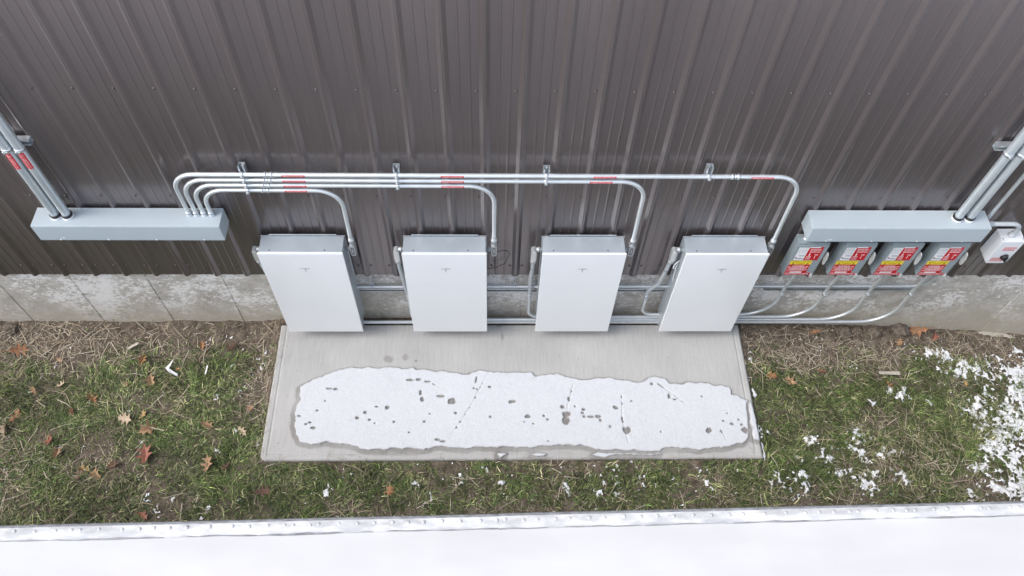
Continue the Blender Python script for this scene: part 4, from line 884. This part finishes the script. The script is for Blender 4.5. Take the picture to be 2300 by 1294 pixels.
# ------------------------------------------------------------------ fallen oak leaves
half = [(0.0, -0.62), (0.03, -0.50), (0.10, -0.40), (0.22, -0.36), (0.12, -0.26), (0.10, -0.20), (0.24, -0.10), (0.42, -0.06), (0.34, 0.04), (0.16, 0.06), (0.14, 0.12), (0.26, 0.24), (0.36, 0.36), (0.20, 0.32), (0.10, 0.34), (0.08, 0.42), (0.0, 0.58)]
def leaf_mesh(seed, curl, fold):
    q = random.Random(seed); L = []; Rr = []
    for x, y in half:
        j = 1+q.uniform(-0.18, 0.18); L.append((-x*j, y+q.uniform(-.02, .02))); Rr.append((x*(1+q.uniform(-0.18, 0.18)), y+q.uniform(-.02, .02)))
    V, F = [], []
    n = len(half)
    for i in range(n):
        for px, py in (L[i], (0, half[i][1]), Rr[i]):
            V.append((px, py, abs(px)*fold+py*py*curl+0.06*math.sin(5*px+seed)))
    for i in range(n-1):
        F += [(3*i, 3*i+1, 3*i+4, 3*i+3), (3*i+1, 3*i+2, 3*i+5, 3*i+4)]
    b = MB(); b.add(V, F, 0, False)
    k = len(b.v); w = 0.014
    b.add([(-w, -0.62, 0.02), (w, -0.62, 0.02), (w+0.06, -0.9, 0.03), (0.04, -0.9, 0.03)], [(0, 1, 2, 3)])
    return b
lm = {'orange': ((0.40, 0.205, 0.10), (0.24, 0.11, 0.055)), 'tan': ((0.44, 0.295, 0.18), (0.29, 0.175, 0.10)), 'beige': ((0.52, 0.42, 0.31), (0.40, 0.30, 0.21)), 'brown': ((0.20, 0.115, 0.08), (0.12, 0.07, 0.048)), 'red': ((0.34, 0.145, 0.10), (0.21, 0.08, 0.055)), 'yellow': ((0.47, 0.33, 0.14), (0.34, 0.21, 0.08))}
for k, (a, b) in lm.items(): M['leaf_'+k] = mat('leaf_'+k, a, b, rough=0.7, scale=40)
LV = [(46, 790, .17, 'orange', 'large orange oak leaf with dark spots near the left edge, closest to the wall'), (135, 811, .08, 'tan', 'small tan leaf in straw between two bigger orange leaves on the left'), (322, 811, .13, 'orange', 'curled orange leaf just left of the white plastic scrap'),
      (455, 781, .10, 'orange', 'orange leaf on the greenest clump near the foundation'), (526, 786, .12, 'brown', 'dark purplish brown leaf in the bare corner beside the pad'), (403, 832, .05, 'orange', 'tiny orange leaf touching the white plastic scrap'),
      (284, 864, .12, 'tan', 'tan leaf standing on edge below the curled orange one'), (341, 857, .15, 'tan', 'wide tan-brown leaf just below the white plastic scrap'), (142, 868, .11, 'beige', 'pale grey-beige leaf alone in the upper left grass'),
      (82, 880, .09, 'tan', 'small folded tan leaf left of the pale beige leaf'), (211, 898, .14, 'orange', 'orange-tan leaf with pointed lobes in the middle of the left lawn'), (37, 937, .14, 'orange', 'rust orange leaf with a pale edge at the far left'),
      (12, 969, .14, 'beige', 'pale leaf cut by the left edge of the photo'), (116, 992, .12, 'red', 'red-orange leaf at left, above a pale tan one'), (130, 1024, .13, 'tan', 'pale tan leaf right below the red-orange one'),
      (284, 944, .15, 'beige', 'beige oak leaf with long sharp lobes, the palest on the left lawn'), (322, 934, .09, 'yellow', 'yellowish leaf between the beige and the large tan oak leaves'), (336, 966, .18, 'tan', 'large orange-tan oak leaf in the centre of the left lawn'),
      (329, 1028, .20, 'red', 'largest pinkish red leaf lying flat on the left lawn'), (258, 1047, .12, 'brown', 'brown leaf holding a bit of snow'), (192, 1058, .12, 'yellow', 'yellow-tan leaf on top of the cluster of three'), (178, 1070, .13, 'brown', 'dark brown leaf on the left of the cluster of three'),
      (219, 1067, .13, 'tan', 'tan leaf on the right of the cluster of three'), (469, 1046, .16, 'tan', 'ragged orange-tan leaf right of the big pinkish one'), (512, 1053, .09, 'brown', 'small brown leaf nearest the pad corner'), (592, 1108, .14, 'brown', 'brown leaf below the front left corner of the pad'),
      (323, 1160, .11, 'red', 'reddish leaf half under the white roof edge'), (165, 926, .08, 'red', 'small dark red leaf among straw on the left lawn'), (565, 918, .07, 'orange', 'small orange leaf by the left edge of the pad'), (466, 957, .12, 'tan', 'faded tan leaf sunk into grass left of the pad'),
      (547, 971, .12, 'beige', 'beige leaf beside a small lump of snow near the pad'), (876, 1105, .13, 'orange', 'orange-brown leaf in front of the concrete pad'), (1730, 847, .12, 'orange', 'bright orange leaf right of the pad at the top of the grass'), (1774, 860, .12, 'tan', 'ragged orange-tan leaf half buried, right of the bright orange one'),
      (1842, 840, .09, 'red', 'thin reddish brown leaf beside the straw heap'), (2018, 774, .12, 'tan', 'light orange-tan leaf on bare soil on the right'), (2059, 744, .20, 'orange', 'large crumpled orange-brown leaf against the foundation'), (2096, 758, .12, 'red', 'dark orange leaf beside the large crumpled one'),
      (1993, 868, .10, 'orange', 'orange leaf partly covered by snow in the right grass'), (2164, 865, .07, 'yellow', 'small yellow leaf at the edge of the snow field'), (1828, 751, .12, 'orange', 'orange leaf in the soil under the conduits')]
lmeshes = {}
for i, (a, b, s_, cname, lb) in enumerate(LV):
    k = (i % 5, cname)
    if k not in lmeshes: lmeshes[k] = leaf_mesh(i % 5+3, [0.35, 0.7, -0.5, 0.9, 0.5][i % 5], [0.45, -0.35, 0.9, 0.6, 1.2][i % 5]).mesh('leaf', M['leaf_'+cname], (0, 0, 0))
    o = bpy.data.objects.new('leaf', lmeshes[k]); COL.objects.link(o); p = lawn_at(a, b)
    o.location = (p[0], p[1], float(lawn(p[0], p[1]))+0.024); sc = s_*0.78; o.scale = (sc, sc, sc)
    rr_ = random.Random(i*13+1); o.rotation_euler = (rr_.uniform(-.45, .45), rr_.uniform(-.5, .5), rr_.uniform(0, 6.28))
    tag(o, lb, 'leaf', 'fallen oak leaves')

# litter and stones
def flat_piece(name, pts, px, py, label, cat, m, th=0.004, lift=0.035):
    p = lawn_at(px, py); z = float(lawn(p[0], p[1]))+lift; b = MB()
    b.prism([(p[0]+x, p[1]+y) for x, y in pts], 2, z, z+th, bev=0.001)
    for i_, v in enumerate(b.v): b.v[i_] = (v[0], v[1], v[2]+0.12*(v[0]-p[0])*(v[1]-p[1])/0.05+0.01*math.sin(40*v[0]))
    tag(b.build(name, m, None, origin=(p[0], p[1], z)), label, cat)
flat_piece('plastic_scrap', [(-0.045, 0.03), (-0.02, 0.05), (0.0, 0.085), (0.012, 0.10), (0.0, 0.04), (-0.01, 0.02), (0.03, -0.005), (0.065, -0.02), (0.062, -0.04), (0.03, -0.03), (-0.005, -0.012)], 385, 838, 'twisted white plastic scrap on the left grass', 'litter', M['litter'])
flat_piece('plastic_scrap', [(-0.05, -0.02), (-0.02, 0.01), (0.03, 0.03), (0.055, 0.028), (0.04, 0.01), (0.0, -0.012), (-0.03, -0.028)], 302, 783, 'pale translucent plastic strip lying in straw near the foundation', 'litter', M['litterwood'])
flat_piece('plastic_scrap', [(-0.006, -0.04), (0.006, -0.04), (0.008, 0.035), (-0.003, 0.04)], 467, 836, 'small white stick upright in the dark green clump', 'litter', M['litter'])
flat_piece('paper_scrap', [(-0.04, 0.02), (-0.015, 0.02), (0.0, 0.0), (0.04, 0.005), (0.02, -0.02), (-0.012, -0.045), (-0.01, -0.01)], 1955, 907, 'small crumpled white paper scrap on the right grass', 'litter', M['litter'])
flat_piece('wood_strip', [(-0.09, -0.012), (0.09, -0.016), (0.092, 0.014), (-0.088, 0.016)], 1993, 843, 'short flat pale wooden strip on the right grass', 'wood strip', M['litterwood'], 0.006)
flat_piece('paper_scrap', [(-0.08, 0.03), (-0.03, 0.05), (0.06, 0.01), (0.09, -0.03), (0.02, -0.02), (-0.05, 0.0)], 2085, 732, 'crumpled pale wrapper wedged between leaves and foundation', 'litter', M['litter'])
def stone(px, py, s_, label, seed):
    p = lawn_at(px, py); b = bmesh.new(); bmesh.ops.create_icosphere(b, subdivisions=3, radius=1); q = np.random.default_rng(seed)
    k = q.normal(0, 1, (7, 3)); ph = q.uniform(0, 6, 7)
    for v in b.verts:
        d = 1+sum(0.075*math.sin((2.0+1.3*i_)*float(np.dot(k[i_], v.co))+ph[i_]) for i_ in range(7)); v.co = v.co*d
        v.co.z *= 0.6; v.co = Vector((p[0], p[1], float(lawn(p[0], p[1]))+s_*0.25))+v.co*s_
    m_ = MB(); m_.bm(b, 0, False); tag(m_.build('stone', M['rock'], None, origin=(p[0], p[1], float(lawn(p[0], p[1])))), label, 'stone', 'stones and clods at the foundation')
stone(2018, 742, 0.075, 'largest grey-brown clod, beside the conduit bend at the foundation', 1)
stone(1962, 748, 0.055, 'flattish clod second from the right at the foundation', 2)
stone(1895, 748, 0.060, 'dark round clod under the bottom conduits', 3)
stone(1985, 766, 0.030, 'small pale stone in front of the largest clod', 4)
stone(1925, 745, 0.038, 'small clod between the dark round and the flattish one', 5)
stone(25, 741, 0.055, 'dark clod at the left end of the foundation', 6)

# ------------------------------------------------------------------ white roof in the foreground
RZ = 1.0; RS = 1.448
_a = at(0, 1180, 2, RZ); _b = at(2300, 1125, 2, RZ); RA = math.atan2(_b[1]-_a[1], _b[0]-_a[0])
org = Vector(_a)+(Vector(_b)-Vector(_a))*((at(1135, 1152, 2, RZ)[0]-_a[0])/(_b[0]-_a[0]))
rb = empty('flat_roof_building', (org.x, org.y, -0.74), 'low flat-roofed building in the foreground, roof white with snow and a nailed metal edge', 'building')
rb.rotation_euler.z = RA
def rbuild(m_, name, mt):
    o = m_.mesh(name, mt, Vector((0, 0, -0.74))); ob = bpy.data.objects.new(name, o); COL.objects.link(ob); ob.parent = rb; return ob
# local frame: x along the edge, y away (negative = back under the camera), z world
gx = np.concatenate([[-9, -6, -4], np.arange(-3, 3.01, 0.03), [4, 6, 9]]); gy = np.concatenate([[-7, -5, -3.5], np.arange(-2.5, -0.03, 0.03), [-0.035]])
A, B = np.meshgrid(gx, gy, indexing='ij')
Zr = RZ-0.010+(fbm(A*1.2+9, B*2.2+9, 4)-0.5)*0.016+(fbm(A*9+9, B*9+9, 24)-0.5)*0.003
idx = np.arange(A.size).reshape(A.shape); qd = np.stack([idx[:-1, :-1], idx[1:, :-1], idx[1:, 1:], idx[:-1, 1:]], -1).reshape(-1, 4)
o = bpy.data.objects.new('roof', np_mesh('roof', np.stack([A, B, Zr+0.74], -1).reshape(-1, 3), qd, [M['roof']])); COL.objects.link(o); o.parent = rb
w_ = MB(); w_.box(-9, 9, -7, -0.03, -0.9, RZ-0.06, 0); rbuild(w_, 'wall', M['render'])
def flash(x0, x1, lift, wid0, wid1, name='edge_flashing'):
    wid0 *= RS; wid1 *= RS
    f = MB(); N = max(2, int((x1-x0)/0.05)); V = []
    for i in range(N+1):
        u = i/N; x = x0+(x1-x0)*u; wd = wid0+(wid1-wid0)*u; j = 0.0016*math.sin(x*5)+0.0004*math.sin(x*21+1)
        jb = 0.002*math.sin(x*13+2)+0.0018*math.sin(x*41)
        for (yy, zz_) in ((0.0, -0.07), (0.0, -0.004), (-0.006, 0.001), (-0.017, 0.003), (-wd*0.6, 0.004), (-wd+jb, 0.0035), (-wd+jb, -0.012)): V.append((x, yy+j*0.3, RZ+zz_+lift+(j if yy < -0.01 else 0)))
    F = [(i*7+k, i*7+k+1, (i+1)*7+k+1, (i+1)*7+k) for i in range(N) for k in range(6)]
    for k in range(0, len(F), 6):
        f.f += [list(F[k+j_]) for j_ in range(6)]; f.mi += [1, 1, 1, 0, 0, 0]; f.sm += [True]*6
    f.v = V; return rbuild(f, name, [M['edge'], M['baremetal']])
sq = MB(); N_ = 700; Vq = []  # added dark strip: painted shade line of the gap behind the flashing
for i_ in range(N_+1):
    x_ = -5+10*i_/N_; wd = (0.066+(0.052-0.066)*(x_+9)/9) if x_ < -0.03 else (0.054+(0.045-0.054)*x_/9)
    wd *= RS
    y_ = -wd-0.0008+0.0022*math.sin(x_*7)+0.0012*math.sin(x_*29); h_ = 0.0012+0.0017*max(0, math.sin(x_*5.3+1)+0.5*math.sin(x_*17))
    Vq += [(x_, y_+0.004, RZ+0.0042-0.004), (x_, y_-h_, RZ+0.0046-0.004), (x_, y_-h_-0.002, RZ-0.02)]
sq.add(Vq, [(i_*3+k, i_*3+k+1, i_*3+k+4, i_*3+k+3) for i_ in range(N_) for k in range(2)], 0, True); rbuild(sq, 'gap_shade_strip', M['gap_shade_strip'])
flash(-9, -0.02, 0.0, 0.066, 0.052); flash(-0.035, 9, 0.004, 0.054, 0.045)
nb = MB(); nb.lathe((0, 0, 0), (0, 0, 1), [(0, 0.010), (0.0015, 0.010), (0.004, 0.0075), (0.0055, 0.003)], 12); nmesh = nb.mesh('nail_head', M['edge'], (0, 0, 0))
x = -3.0; q = random.Random(5)
while x < 3.2:
    o = bpy.data.objects.new('nail_head', nmesh); COL.objects.link(o); o.parent = rb; o.location = (x, -0.034-q.uniform(0, 0.006), RZ+0.0035+0.74+(0.0045 if x > -0.03 else 0))
    x += 1.448*q.choice((0.05, 0.06, 0.066, 0.072, 0.055, 0.03, 0.08))
